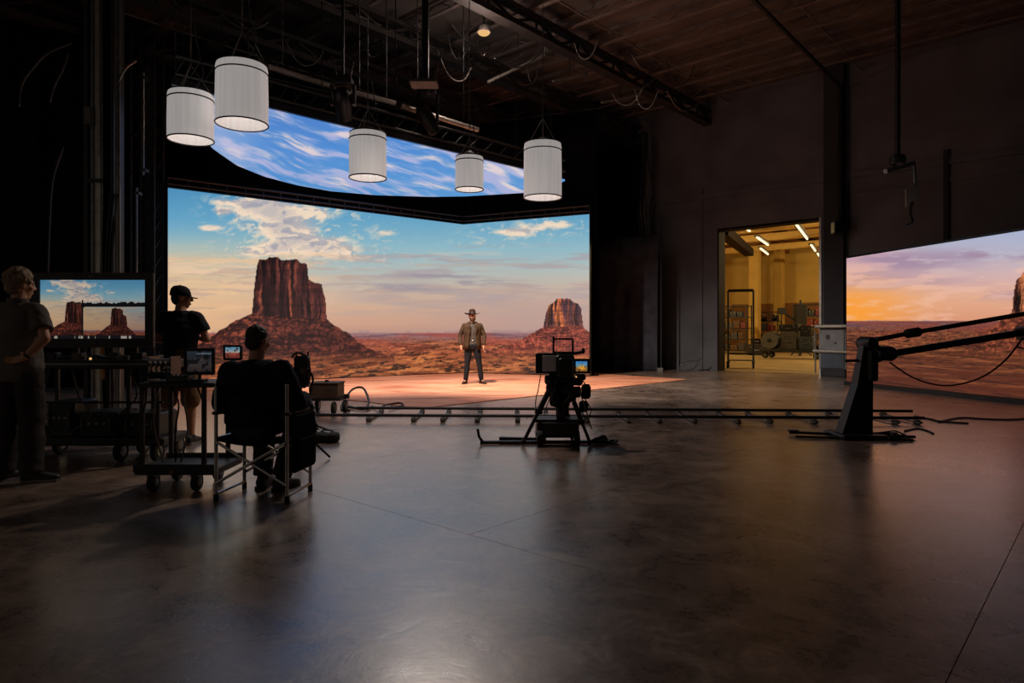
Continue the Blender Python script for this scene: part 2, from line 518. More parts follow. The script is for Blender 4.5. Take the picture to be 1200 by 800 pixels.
# ------------------------------------------------------------------ pictures on the LED screens
def _h(ix, iy, seed):
    with np.errstate(over='ignore'):
        n = (ix.astype(np.int64) * 374761393 + iy.astype(np.int64) * 668265263 + seed * 982451653) & 0xffffffff
        n = ((n ^ (n >> 13)) * 1274126177) & 0xffffffff
        n = (n ^ (n >> 16)) & 0xffffffff
    return n.astype(np.float64) / 4294967295.0
def vnoise(x, y, seed=0):
    ix, iy = np.floor(x), np.floor(y); fx, fy = x - ix, y - iy
    fx = fx * fx * (3 - 2 * fx); fy = fy * fy * (3 - 2 * fy)
    a = _h(ix, iy, seed); b = _h(ix + 1, iy, seed); c = _h(ix, iy + 1, seed); d = _h(ix + 1, iy + 1, seed)
    return (a * (1 - fx) + b * fx) * (1 - fy) + (c * (1 - fx) + d * fx) * fy
def fbm(x, y, seed=0, oct=5, gain=.5):
    s = 0; a = 1.0; t = 0
    for o in range(oct):
        s = s + a * vnoise(x * 2 ** o + 17.3 * o, y * 2 ** o - 9.1 * o, seed + o); t += a; a *= gain
    return s / t
def sm(a, b, x):
    t = np.clip((x - a) / (b - a), 0, 1)
    return t * t * (3 - 2 * t)
def ramp(x, stops):
    xs = [s[0] for s in stops]
    return np.stack([np.interp(x, xs, [s[1][k] for s in stops]) for k in range(3)], -1)
def mixc(a, b, t):
    b = np.asarray(b, float)
    return a + (b - a) * t[..., None]
def to_linear(c):
    c = np.clip(c, 0, 255) / 255.0
    return np.where(c <= .04045, c / 12.92, ((c + .055) / 1.055) ** 2.4)

def butte(c, x, y, sil, base, talus, lit_x, dark, mid, lit, tdark, tmid, tlit, seed, shade=None, scale=1.0):
    sx = [p[0] for p in sil]; sy = [p[1] for p in sil]
    tx = [p[0] for p in talus]; ty = [p[1] for p in talus]
    jag = (fbm(x / (3.0 * scale), y / (40 * scale), seed + 5, 3) - .5)
    # tower
    t2 = np.interp(x, sx, sy, left=999, right=999) + jag * 3 * scale
    tin = sm(-.4, .4, y - t2) * sm(6 * scale, 5 * scale, y - base)
    xw = x + (fbm(x / 20, y / 12, seed + 7, 3) - .5) * 6 * scale
    col = fbm(xw / (3.4 * scale), y / (34 * scale), seed + 2, 4, .62)
    tc = mixc(np.broadcast_to(np.asarray(dark, float), c.shape).copy(), mid, sm(.34, .56, col))
    lf = sm(.52, .66, col)
    if shade is not None: lf = lf * shade(x, y)
    tc = mixc(tc, lit, lf)
    crack = fbm(xw / (1.9 * scale), y / (30 * scale), seed + 11, 3)
    tc = mixc(tc, np.asarray(dark) * .38, sm(.54, .68, crack) * .9)
    wide = fbm(xw / (8 * scale), y / (60 * scale), seed + 13, 2)
    tc = tc * (1 - .45 * sm(.5, .64, wide))[..., None]
    band = fbm(x / 40, y / (3.0 * scale), seed + 12, 3)
    tc = tc * (1 - .22 * sm(.5, .7, band))[..., None]
    rub = fbm(x / (2.2 * scale), y / (2.2 * scale), seed + 14, 3)
    tc = tc * (.84 + .34 * rub)[..., None]
    c = c + (tc - c) * tin[..., None]
    # talus slope
    top = np.interp(x, tx, ty, left=999, right=999) + (fbm(x / (6 * scale), x * 0, seed + 9, 4) - .5) * 5 * scale
    inside = sm(-.5, .5, y - top)
    n = fbm(x / (6 * scale), y / (3.0 * scale), seed + 1, 5, .62)
    tc = mixc(np.broadcast_to(np.asarray(tdark, float), c.shape).copy(), tmid, sm(.36, .55, n))
    tc = mixc(tc, tlit, sm(.54, .68, n) * np.clip(1 - (x - lit_x) / (80 * scale), .4, 1))
    led = fbm(x / (26 * scale), y / (2.0 * scale), seed + 3, 3)
    tc = mixc(tc, np.asarray(tdark) * .6, sm(.56, .68, led) * .7)
    rocks = fbm(x / (2.4 * scale), y / (1.7 * scale), seed + 15, 3, .6)
    tc = mixc(tc, np.asarray(tdark) * .45, sm(.56, .70, rocks) * .8)
    tc = mixc(tc, np.asarray(tlit) * 1.08, sm(.34, .22, rocks) * .55)
    gully = fbm((x + (y - base) * (x - lit_x) * .006) / (3.2 * scale), y / (16 * scale), seed + 4, 3)
    tc = mixc(tc, np.asarray(tdark) * .7, sm(.55, .7, gully) * .45)
    fade = sm(0, 1, (y - (base + 34 * scale)) / (26 * scale))
    return c + (tc - c) * (inside * (1 - fade))[..., None]

def desert(c, x, y, hy, seed, warm=1.0, mesas=1.0):
    d = (y - hy)
    dd = np.maximum(d, 0)
    gb = ramp(d, [(0, (146, 112, 116)), (5, (146, 98, 94)), (12, (154, 86, 64)), (24, (160, 86, 54)), (40, (146, 80, 48)), (56, (118, 64, 42))])
    m = fbm(x / 16, y * 0 + .3, seed + 1, 4)
    mesa = sm(-.6, .6, d + 3.0 * mesas * sm(.45, .6, m)) * sm(3, 0, d)
    c = mixc(c, (164, 130, 130), mesa * .7)
    band = fbm(x / 26, d / 1.5, seed + 2, 4)
    gb = mixc(gb, (108, 76, 88), sm(.48, .62, band) * sm(15, 2, d) * .8)
    GX = (x - 560) * 5.4 / (dd + 5); GZ = 16 * np.log(dd + 5)
    st = fbm(GX * .32 + .6 * fbm(GX, GZ, seed + 8, 2), GZ * .55, seed + 3, 5, .62)
    gb = mixc(gb, (208, 122, 68), sm(.52, .68, st) * sm(4, 14, d) * .8)
    gb = mixc(gb, (92, 44, 28), sm(.48, .34, st) * sm(3, 12, d) * .85)
    red = fbm(x / 40, d / 9, seed + 6, 3)
    gb = mixc(gb, (172, 74, 56), sm(.46, .66, red) * sm(32, 6, d) * .55)
    bush = fbm(GX * .8, GZ * 1.05, seed + 4, 4, .6)
    gb = mixc(gb, (44, 31, 25), sm(.55, .66, bush) * sm(5, 22, d) * .88)
    gr = fbm(GX * 3.1, GZ * 2.6, seed + 5, 3, .6)
    gb = gb * (.74 + .54 * gr)[..., None]
    g = sm(-.5, .5, d)
    return c + (gb * warm - c) * g[..., None]

BUTTE1 = [(295, 372), (298, 336), (301, 312), (304, 304), (313, 303.5), (315.5, 301), (326, 301), (329, 305), (348, 304), (352, 308), (360, 309), (361.5, 327), (370, 332), (377, 333), (379, 343), (381.5, 350), (383, 376)]
TALUS1 = [(180, 420), (215, 409), (240, 400), (258, 387), (270, 380), (285, 371), (296, 368), (340, 371), (383, 374), (390, 380), (404, 388), (413, 395), (425, 404), (440, 412), (462, 420)]
BUTTE2 = [(636, 385), (640, 367), (643, 358), (649, 354), (652, 350.5), (657, 349.5), (668, 350), (672, 354), (677, 355.5), (681, 361), (682, 372), (684, 386)]
TALUS2 = [(560, 415), (590, 408), (608, 400), (625, 390), (637, 383), (660, 382), (683, 382), (691, 389), (705, 396)]

def main_picture(x, y):
    c = ramp(y, [(190, (62, 126, 174)), (218, (74, 140, 184)), (255, (98, 160, 194)), (290, (140, 182, 196)), (315, (172, 184, 182)), (338, (198, 180, 162)), (362, (206, 168, 142)), (380, (202, 156, 132)), (391, (182, 142, 128))])
    wl = sm(430, 200, x) * sm(262, 320, y)
    c = mixc(c, (238, 192, 138), wl * .6)
    cr = sm(420, 640, x) * sm(318, 372, y)
    c = mixc(c, (176, 150, 148), cr * .62)
    # upper cumulus field: many broken cells inside soft patches
    def blob(cx, cy, rx, ry): return np.exp(-(((x - cx) / rx) ** 2 + ((y - cy) / ry) ** 2))
    wx = (fbm(x / 22, y / 14, 91, 3) - .5) * 26; wy = (fbm(x / 22, y / 14, 97, 3) - .5) * 12
    xs = x + wx + .35 * (y - 260); ys = y + wy
    n = fbm(xs / 30, ys / 13, 31, 6, .62)
    mk = blob(318, 252, 56, 24) * .62 + blob(352, 282, 60, 24) * .52 + blob(300, 293, 42, 10) * .45 + blob(392, 250, 36, 13) * .42 + blob(395, 292, 40, 14) * .32 + blob(600, 272, 46, 8) * .50 + blob(655, 263, 46, 9) * .52 + blob(455, 273, 22, 8) * .40 + blob(243, 267, 16, 4) * .46 + blob(262, 247, 12, 4) * .46 + blob(280, 236, 36, 8) * .40 + blob(440, 302, 46, 8) * .30 + blob(575, 285, 50, 5) * .3
    den = n * .60 + mk * .85
    dcl = sm(.56, .80, den)
    sh = fbm((xs - 4) / 30, (ys + 4) / 13, 31, 6, .62)
    thick = sm(.80, 1.02, den)
    grey = np.clip(sm(-.02, .10, sh - n) * .8 + thick * .55, 0, 1)
    cc = mixc(np.broadcast_to(np.asarray((250, 220, 190), float), c.shape).copy(), (168, 162, 170), grey)
    c = c + (cc - c) * (dcl * .92)[..., None]
    # fine broken cloudlets
    n3 = fbm(xs / 8, ys / 3.6, 57, 4, .6)
    c = mixc(c, (246, 216, 190), sm(.56, .70, n3) * np.clip(mk * 1.5, 0, .75) * (1 - dcl * .7))
    # long flat layers
    xl = x + .5 * wx; yl = y + .22 * wy
    n2 = fbm(xl / 70, yl / 6.0, 44, 5, .6)
    lay = sm(.46, .64, n2) * sm(280, 304, y) * sm(376, 348, y)
    lc = mixc(np.broadcast_to(np.asarray((238, 194, 152), float), c.shape).copy(), (168, 152, 156), sm(330, 470, x))
    c = c + (lc - c) * (lay * .62)[..., None]
    n5 = fbm(xl / 46, yl / 4.2, 48, 5, .6)
    c = mixc(c, (184, 158, 148), sm(.54, .68, n5) * sm(296, 318, y) * sm(384, 356, y) * .55)
    n4 = fbm(xl / 44, yl / 4.0, 71, 5, .6)
    dk = (blob(520, 321, 46, 5) + blob(565, 331, 46, 3.5) * .7 + blob(470, 337, 70, 5) * .6)
    c = mixc(c, (152, 144, 154), np.clip(dk * sm(.36, .6, n4) * 1.3, 0, .85))
    c = mixc(c, (240, 202, 170), np.clip((blob(515, 315, 46, 3.0) * .6 + blob(250, 316, 60, 7) + blob(540, 300, 70, 5) * .4) * sm(.45, .65, n4), 0, .6))
    c = desert(c, x, y, 390, 3)
    c = butte(c, x, y, BUTTE1, 372, TALUS1, 292, (54, 26, 26), (82, 40, 36), (158, 78, 54), (48, 23, 22), (88, 40, 33), (156, 74, 50), 90,
              lambda x, y: np.clip(np.exp(-((x - 299) / 7) ** 2) + np.exp(-((x - 341) / 5) ** 2) + .28, 0, 1))
    c = butte(c, x, y, BUTTE2, 384, TALUS2, 640, (66, 44, 56), (120, 62, 54), (226, 120, 66), (112, 48, 42), (164, 74, 58), (196, 94, 62), 120,
              lambda x, y: np.clip(1.15 - sm(658, 666, x) * 1.1, 0, 1), .62)
    return c

def right_picture(x, y):
    c = ramp(y, [(270, (166, 176, 204)), (300, (184, 178, 194)), (325, (214, 176, 172)), (350, (226, 170, 140)), (376, (216, 150, 118))])
    c = mixc(c, (206, 160, 170), sm(1110, 1000, x) * sm(345, 300, y) * .8)
    c = mixc(c, (250, 156, 52), np.exp(-((x - 994) / 70) ** 2 - ((y - 366) / 34) ** 2) * .95)
    n = fbm((x + y) / 46, y / 8, 15, 5, .58)
    mk = np.exp(-((x - 1060) / 70) ** 2 - ((y - 306) / 12) ** 2) + np.exp(-((x - 1170) / 50) ** 2 - ((y - 298) / 6) ** 2) * 1.1 + np.exp(-((x - 1040) / 90) ** 2 - ((y - 330) / 8) ** 2) * .6 + np.exp(-((x - 1180) / 50) ** 2 - ((y - 346) / 6) ** 2) * .5
    c = mixc(c, (160, 134, 158), np.clip(sm(.38, .62, n) * mk, 0, .85))
    c = mixc(c, (240, 190, 168), np.clip(sm(.50, .66, fbm((x + y) / 40, (y - 4) / 8, 15, 5, .58)) * sm(300, 320, y) * .5, 0, .6))
    c = desert(c, x, y, 376, 23, .80, .35)
    d = sm(376, 400, y) * sm(376, 470, y)
    c = mixc(c, (92, 42, 30), d * .55)
    c = butte(c, x, y, [(1186, 368), (1188, 342), (1191, 328), (1196, 324), (1200, 318), (1225, 300), (1290, 300), (1300, 370)], 366,
              [(1130, 402), (1150, 393), (1172, 376), (1186, 366), (1290, 366), (1330, 390)], 1190, (84, 44, 36), (150, 80, 54), (206, 122, 78), (84, 40, 30), (128, 62, 42), (176, 90, 56), 140)
    c = mixc(c, (60, 30, 26), sm(1.0, -1.0, (y - 397) - (x - 992) * -1.0 - 0) * 0)
    return c

def sky_picture(x, y):
    c = ramp(y, [(100, (60, 118, 194)), (170, (62, 130, 204)), (232, (86, 148, 206))])
    a = x * .945 + y * .326; b = -x * .326 + y * .945
    b = b + (fbm(a / 50, b / 30, 5, 3) - .5) * 16
    n = fbm(a / 50, b / 7.0, 61, 6, .6)
    big = fbm(a / 120, b / 30, 66, 3)
    k = sm(.40, .66, n + (big - .5) * .5)
    cc = mixc(np.broadcast_to(np.asarray((176, 176, 214), float), c.shape).copy(), (236, 210, 206), sm(.52, .72, fbm(a / 40, b / 5, 63, 4)))
    c = c + (cc - c) * (k * .88)[..., None]
    c = mixc(c, (206, 196, 216), sm(330, 250, x) * .45)
    return c

def monitor_picture(u, v):
    # u to the right, v downwards, both 0..1
    x = 215 + u * 350; y = 232 + v * 190
    c = main_picture(x, y)
    c = c * .82
    ins = (u > .405) & (v > .47)
    xi = 150 + (u - .40) / .6 * 330; yi = 300 + (v - .47) / .53 * 122
    ci = main_picture(xi, yi) * .72
    c = np.where(ins[..., None], ci, c)
    bar = (np.abs(u - .40) < .008) & (v > .34)
    jag = .36 + .05 * fbm(u * 40, u * 0, 8, 3)
    bar |= (u > .385) & (v > jag) & (v < .46)
    c = np.where(bar[..., None], np.array((12., 12, 14)), c)
    tick = (fbm(u * 46, u * 0 + .5, 4, 2) > .62) & (v > .955)
    c = np.where((v > .945)[..., None], np.array((20., 18, 20)), c)
    c = np.where(tick[..., None], np.array((150., 140, 130)), c)
    return c

def display(name, pts, cols, parent, material, world=True):
    # pts: (nz, nx, 3) grid of points, cols: (nz, nx, 3) linear colours
    nz, nx = pts.shape[:2]
    p = pts.reshape(-1, 3)
    if world and parent is not None:
        mi = np.array(parent_matrix(parent).inverted())
        p = p @ mi[:3, :3].T + mi[:3, 3]
    idx = np.arange(nz * nx).reshape(nz, nx)
    q = np.stack([idx[:-1, :-1], idx[:-1, 1:], idx[1:, 1:], idx[1:, :-1]], -1).reshape(-1, 4)
    me = bpy.data.meshes.new(name)
    me.vertices.add(len(p)); me.vertices.foreach_set('co', p.astype(np.float32).ravel())
    me.loops.add(q.size); me.loops.foreach_set('vertex_index', q.astype(np.int32).ravel())
    me.polygons.add(len(q))
    me.polygons.foreach_set('loop_start', (np.arange(len(q)) * 4).astype(np.int32))
    me.update(calc_edges=True)
    ca = me.color_attributes.new('picture', 'FLOAT_COLOR', 'POINT')
    rgba = np.ones((len(p), 4), np.float32); rgba[:, :3] = cols.reshape(-1, 3)
    ca.data.foreach_set('color', rgba.ravel())
    me.materials.append(M[material])
    ob = bpy.data.objects.new(name, me); SC.collection.objects.link(ob)
    if parent is not None: ob.parent = parent
    return ob
def camera_pixels(p):
    # pixel column and row at which the camera sees a screen point
    return CX + F * p[..., 0] / p[..., 1], HY - F * (p[..., 2] - EYE) / p[..., 1]
def panel_grid(a, b, z0, z1, nx, nz):
    a, b = np.array(a), np.array(b)
    s = np.linspace(0, 1, nx)[None, :, None]; z = np.linspace(z0, z1, nz)[:, None]
    p = np.empty((nz, nx, 3)); p[..., :2] = a[None, None, :2] * (1 - s) + b[None, None, :2] * s
    p[..., 2] = z
    return p
screen_material('led_picture', SCREEN)
screen_material('monitor_picture', .9)

LA, LC, LB = Vector((-7.90, 15.38, 0)), Vector((-1.494, 20.58, 0)), Vector((2.17, 18.8, 0))
LED_H = 4.56
led = thing('led_wall', 'huge angled LED video wall showing red buttes and a cloudy desert sky', 'video wall', LC)
for a, b, nx in ((LA, LC, 430), (LC, LB, 200)):
    g = panel_grid(a, b, .03, LED_H, nx, 260)
    x, y = camera_pixels(g)
    display('display', g, to_linear(main_picture(x, y)), led, 'led_picture')
    d = (b - a).normalized(); nrm = Vector((-d.y, d.x, 0))
    if nrm.y < 0: nrm = -nrm
    mb = MB()
    vs = []
    for z in (0, LED_H + .03):
        for q in (a + nrm * .012, b + nrm * .012, b + nrm * .16, a + nrm * .16): vs.append(q + Vector((0, 0, z)))
    mb.add(vs, [(3, 2, 1, 0), (4, 5, 6, 7), (0, 1, 5, 4), (1, 2, 6, 5), (2, 3, 7, 6), (3, 0, 4, 7)])
    mb.build('backing', 'black_plastic', led, world=True)
    mb = MB()
    for zz, r in ((LED_H + .10, .028), (LED_H + .24, .03)):
        mb.tube([a + Vector((0, 0, zz)), b + Vector((0, 0, zz))], r, 6)
    nn = int((b - a).length / .42)
    for k in range(nn + 1):
        p = a.lerp(b, k / nn)
        mb.tube([p + Vector((0, 0, LED_H + .03)), p + Vector((0, 0, LED_H + .26))], .018, 6)
    mb.build('top_rail', 'black_metal', led, world=True)
# side tower at the left edge of the wall
tw = thing('support_tower', 'black lattice support tower beside the LED wall edge', 'tower', LA + Vector((-.42, -.10, 0)))
for dx in (-.26, .26):
    for dy in (-.2, .2):
        MB().tube([(dx, dy, 0), (dx, dy, 7.9)], .03, 8).build('post', 'black_metal', tw)
mb = MB()
for k in range(19):
    z = .15 + k * .42
    mb.tube([(-.26, -.2, z), (.26, -.2, z + .42)], .014, 6); mb.tube([(-.26, .2, z), (.26, .2, z + .42)], .014, 6)
    mb.tube([(.26, -.2, z), (.26, .2, z + .42)], .014, 6)
mb.build('bracing', 'black_metal', tw)
MB().box((.0, .28, 2.4), (.66, .04, 4.7)).build('back_panel', 'black_paint', tw)

# overhead sky panel: flat, straight near edge, curved far edge
ZS = 5.1
def sky_ground(x, y): 
    Y = (ZS - EYE) * F / (HY - y); return np.array(((x - CX) / F * Y, Y, ZS))
near = [sky_ground(x, 127 + .239 * (x - 314)) for x in np.linspace(205, 662, 160)]
fx = [205, 218, 232, 249, 278, 310, 348, 388, 440, 505, 545, 570, 613, 640, 662]
fy = [102, 130, 153, 174, 194, 207, 217, 224, 228.6, 230.6, 230, 228.5, 226, 222, 212]
far = [sky_ground(x, np.interp(x, fx, fy)) for x in np.linspace(205, 662, 160)]
near, far = np.array(near), np.array(far)
t = np.linspace(0, 1, 90)[:, None, None]
g = near[None] * (1 - t) + far[None] * t
sky = thing('sky_panel', 'curved overhead LED panel showing blue sky hung above the stage', 'video panel', g.mean((0, 1)))
x, y = camera_pixels(g)
display('display', g, to_linear(sky_picture(x, y)), sky, 'led_picture')
outline = [Vector(p) for p in near] + [Vector(p) for p in far[::-1]]
outline = outline[::6]
cen = sum(outline, Vector()) / len(outline)
mb = MB(); mb.prism([((p - cen).x * 1.012 + cen.x, (p - cen).y * 1.012 + cen.y) for p in outline], ZS + .015, ZS + .14, lambda a, b, d: Vector((a, b, d)))
mb.build('backing', 'black_plastic', sky, world=True)
mb = MB()
for k in range(0, len(outline), 5):
    p = outline[k]; mb.tube([p + Vector((0, 0, .1)), Vector((p.x, p.y, DECK - .36))], .012, 6)
mb.build('hanger', 'black_metal', sky, world=True)
mb = MB()
mb.tube([Vector(near[0]) + Vector((0, 0, .20)), Vector(near[-1]) + Vector((0, 0, .20))], .03, 6)
mb.tube([Vector(near[0]) + Vector((0, 0, .48)), Vector(near[-1]) + Vector((0, 0, .48))], .03, 6)
for k in range(0, 155, 6):
    mb.tube([Vector(near[k]) + Vector((0, 0, .20)), Vector(near[k + 4]) + Vector((0, 0, .48))], .014, 5)
mb.build('edge_truss', 'black_metal', sky, world=True)

# side LED screen on the right
RA, RB = Vector((7.95, 15.92, 0)), Vector((9.55, 8.1, 0))
rs = thing('led_screen', 'low LED video screen showing an orange desert sunset beside the doorway', 'video screen', RA)
g = panel_grid(RA, RB, .09, 3.0, 420, 200)
x, y = camera_pixels(g)
display('display', g, to_linear(right_picture(x, y)), rs, 'led_picture')
d = (RB - RA).normalized(); nrm = Vector((-d.y, d.x, 0))
if nrm.x < 0: nrm = -nrm
vs = []
for z in (0, 3.05):
    for q in (RA + nrm * .012, RB + nrm * .012, RB + nrm * .18, RA + nrm * .18): vs.append(q + Vector((0, 0, z)))
MB().add(vs, [(3, 2, 1, 0), (4, 5, 6, 7), (0, 1, 5, 4), (1, 2, 6, 5), (2, 3, 7, 6), (3, 0, 4, 7)]).build('backing', 'black_plastic', rs, world=True)
mb = MB(); mb.bar(RA + Vector((0, 0, .045)) - nrm * .03, RB + Vector((0, 0, .045)) - nrm * .03, .1, .085)
mb.build('foot_rail', 'black_metal', rs, world=True)

# dirt floor of the set
poly = [ground(x, y) for x, y in ((805, 444.8), (740, 452), (690, 457.5), (625, 464.5), (560, 471.5), (500, 478), (470, 476.5), (430, 471), (380, 467), (320, 464), (250, 462))]
poly += [LA.lerp(LC, .12) - Vector((0, .05, 0)), LA.lerp(LC, .5) - Vector((-.03, .05, 0)), LC - Vector((0, .08, 0)), LB - Vector((.03, .06, 0)), Vector((2.5, 19.1, 0)), ground(700, 438)]
mb = MB(); mb.prism([(p.x, p.y) for p in poly], .001, .014, lambda a, b, d: Vector((a, b, d)))
tag(mb.build('set_floor', 'desert_ground'), 'orange desert dirt floor covering laid in front of the LED wall', 'set floor')

# ------------------------------------------------------------------ the store room beyond the doorway
RD0, RD1, RH = WALL_D + .42, WALL_D + 29.0, 7.6
RU0, RU1 = -6.0, 22.0
structure(wall_box(MB(), RU0, RU1, RD0, RD1 + .3, -.2, -.004).build('floor_store', 'room_floor'))
structure(wall_box(MB(), RU0, RU1, RD1, RD1 + .3, 0, RH).build('wall_store_back', 'room_yellow'))
structure(wall_box(MB(), RU1, RU1 + .3, RD0, RD1, 0, RH).build('wall_store_left', 'room_yellow'))
structure(wall_box(MB(), RU0 - .3, RU0, RD0, RD1, 0, RH).build('wall_store_right', 'room_yellow'))
structure(wall_box(MB(), RU0, RU1, RD0, RD1, RH, RH + .3).build('ceiling_store', 'room_brown'))
trim(wall_box(MB(), RU0, RU1, RD1 - .05, RD1, 0, 3.4), 'room_brown')
# columns and beams of the room
def store_column(px, Y, w, label):
    p = at(px, 400, Y); p.z = 0
    t = thing('store_column', label, 'column', p, math.atan2(AU.y, AU.x), 'store room columns')
    MB().bbox((0, 0, RH / 2), (w, w, RH), .03).build('shaft', 'room_yellow', t)
    MB().bbox((0, 0, .2), (w + .1, w + .1, .4), .03).build('base', 'room_brown', t)
    MB().tube([(w / 2 + .08, -w / 2, .4), (w / 2 + .08, -w / 2, RH)], .05, 8).build('pipe', 'black_metal', t)
store_column(884.5, 45.0, .62, 'cream square column in the store room behind the tall trolley')
store_column(913, 47.6, .60, 'cream square column in the store room behind the loaded cart')
store_column(934, 48.6, .60, 'cream square column in the store room near its back wall')
for k, (v, zz, hh) in enumerate(((WALL_D + 6.5, 6.75, .3), (WALL_D + 12, 6.45, .42), (WALL_D + 17.5, 6.7, .35), (WALL_D + 23.0, 6.8, .35))):
    mb = MB(); mb.bar(uv(RU0, v, zz), uv(RU1, v, zz), .3, hh); mb.bar(uv(RU0, v, zz - hh / 2 - .02), uv(RU1, v, zz - hh / 2 - .02), .46, .04)
    trim(mb, 'room_beam')
for k in range(8):
    u = -4 + k * 3.1
    trim(MB().bar(uv(u, RD0, 7.15), uv(u, RD1, 7.15), .14, .3), 'room_brown' if k % 2 else 'wood_dark')
# duct along the ceiling
mb = MB(); mb.bar(at(846, 270, 27), at(878, 296, 40), .5, .4)
tag(mb.build('air_duct', 'wood_dark'), 'long dull air duct under the store room ceiling', 'duct')
# strip lights
def strip_light(p0, p1, label):
    t = thing('strip_light', label, 'light', (p0 + p1) / 2, 0, 'strip lights of the store room')
    o = (p0 + p1) / 2
    MB().bar(p0 - o + Vector((0, 0, .08)), p1 - o + Vector((0, 0, .08)), .28, .07).build('housing', 'grey_metal', t)
    MB().tube([p0 - o, p1 - o], .05, 8).build('tube', 'tube_light', t)
ZL = 6.1
def ceil_pt(x, y, z=ZL):
    Y = (z - EYE) * F / (HY - y); return Vector(((x - CX) / F * Y, Y, z))
for i, (a, b) in enumerate((((930, 259), (946, 280)), ((950.5, 287), (955.5, 294)), ((958, 297), (962.5, 303)), ((868, 263), (880, 272)), ((887, 278), (900, 287)), ((891, 291), (900, 298)), ((846, 269), (857, 277)))):
    z = ZL if i < 3 else 6.25
    strip_light(ceil_pt(*a, z), ceil_pt(*b, z), ['long bright strip light in the store room over the flatbed cart', 'short strip light in line behind the long bright one', 'short strip light farthest in the row over the red boxes', 'strip light in the store room beside the dark duct', 'strip light in front of the cream columns', 'strip light low above the cream columns farthest from the doorway', 'strip light over the tall trolley'][i])
# hanging lamps added out of sight to light the room
for ui, vi, lab in ((u_dl - 4.6, WALL_D + 8, 'added unseen hanging lamp in the store room behind the switch cabinet wall'), (u_dl - 2.6, WALL_D + 19, 'added unseen hanging lamp deep in the store room past the door jamb'), (u_dl + 9.5, WALL_D + 10, 'added unseen hanging lamp in the store room behind the curtain wall')):
    p = uv(ui, vi, 5.9)
    t = thing('added_lamp', lab, 'lamp', p, 0, 'added unseen lamps of the store room')
    MB().lathe([(.06, .36), (.10, .30), (.30, .06), (.34, .0), (.32, .0), (.09, .28)], seg=20, cap=False).build('shade', 'black_metal', t, True)
    MB().ball((0, 0, .10), .09).build('bulb', 'tube_light', t, True)
    MB().tube([(0, 0, .34), (0, 0, RH - 5.9)], .012, 6).build('cord', 'cable', t)
    ld = bpy.data.lights.new('added_lamp_light', 'POINT'); ld.energy = 1350; ld.color = (1.0, .74, .36); ld.shadow_soft_size = .25
    lo = bpy.data.objects.new('added_lamp_light', ld); SC.collection.objects.link(lo); lo.parent = t; lo.location = (0, 0, -.12)

def wheel(mb_c, r, w, name, parent, axis='X', m='black_rubber'):
    o = MB().lathe([(r * .6, -w / 2), (r * .92, -w / 2), (r, -w / 4), (r, w / 4), (r * .92, w / 2), (r * .6, w / 2)], mb_c, 20, axis).build(name, m, parent, True)
    MB().lathe([(r * .22, -w * .62), (r * .5, -w * .56), (r * .5, w * .56), (r * .22, w * .62)], mb_c, 14, axis).build('hub', 'grey_metal', o, True)
    return o

# tall trolley just inside the doorway
p = ground(868, 431)
t = thing('tall_trolley', 'tall black tube frame trolley on swivel wheels inside the doorway', 'trolley', p, math.radians(-20))
W = .42
for sx in (-1, 1):
    MB().tube([(sx * W, 0, .22), (sx * W, 0, 2.72)], .035, 8).build('post', 'black_metal', t)
    mb = MB(); mb.tube([(sx * W, -.35, .24), (sx * W, .35, .24)], .035, 8)
    mb.build('foot_bar', 'black_metal', t)
    for sy in (-1, 1):
        wheel((sx * W, sy * .32, .13), .13, .07, 'wheel', t)
        MB().box((sx * W, sy * .32, .21), (.1, .12, .06)).build('fork', 'black_metal', t)
MB().tube([(-W, 0, 2.72), (W, 0, 2.72)], .05, 8).build('top_bar', 'black_metal', t)
MB().tube([(-W, 0, .5), (W, 0, .5)], .03, 8).build('lower_bar', 'black_metal', t)
MB().box((0, 0, .27), (2 * W, .5, .03)).build('deck', 'black_metal', t)

# shelving and boxes against the store room's left part
def shelf_unit(p, rz, w, h, dpt, label, n=4, seed=1):
    t = thing('shelf_unit', label, 'shelving', p, rz)
    for sx in (-1, 1):
        for sy in (-1, 1):
            MB().box((sx * w / 2, sy * dpt / 2, h / 2), (.06, .06, h)).build('post', 'black_metal', t)
    zs = [.15 + (h - .2) * k / n for k in range(n + 1)]
    for z in zs: MB().box((0, 0, z), (w, dpt, .05)).build('shelf', 'black_metal', t)
    return t, zs
rr = random.Random(4)
cols = ['black_plastic', 'black_fabric', 'case_grey', 'case_red', 'cardboard', 'case_blue', 'black_plastic']
names = {'black_plastic': 'black', 'black_fabric': 'charcoal', 'case_grey': 'grey', 'case_red': 'red', 'cardboard': 'brown', 'case_blue': 'slate blue'}
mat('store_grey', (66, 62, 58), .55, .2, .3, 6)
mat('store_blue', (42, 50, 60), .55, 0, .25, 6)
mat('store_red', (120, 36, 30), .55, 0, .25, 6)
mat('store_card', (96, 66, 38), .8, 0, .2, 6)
def crate(p, s, m, rz, label, group=None):
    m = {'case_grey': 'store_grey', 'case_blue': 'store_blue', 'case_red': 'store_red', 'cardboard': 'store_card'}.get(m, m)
    t = thing('equipment_case', label, 'case', p, rz, group)
    MB().bbox((0, 0, s[2] * .36), (s[0], s[1], s[2] * .72), .02).build('body', m, t)
    MB().bbox((0, 0, s[2] * .86), (s[0] * 1.02, s[1] * 1.02, s[2] * .28), .02).build('lid', m, t)
    MB().tube([(-s[0] * .14, -s[1] / 2 - .03, s[2] * .45), (s[0] * .14, -s[1] / 2 - .03, s[2] * .45)], .018, 6).build('handle', 'grey_metal', t)
    for q in (-1, 1):
        MB().box((q * s[0] * .3, -s[1] / 2 - .01, s[2] * .72), (.05, .03, .09)).build('latch', 'grey_metal', t)
    return t
rzw = math.atan2(AU.y, AU.x) + math.pi
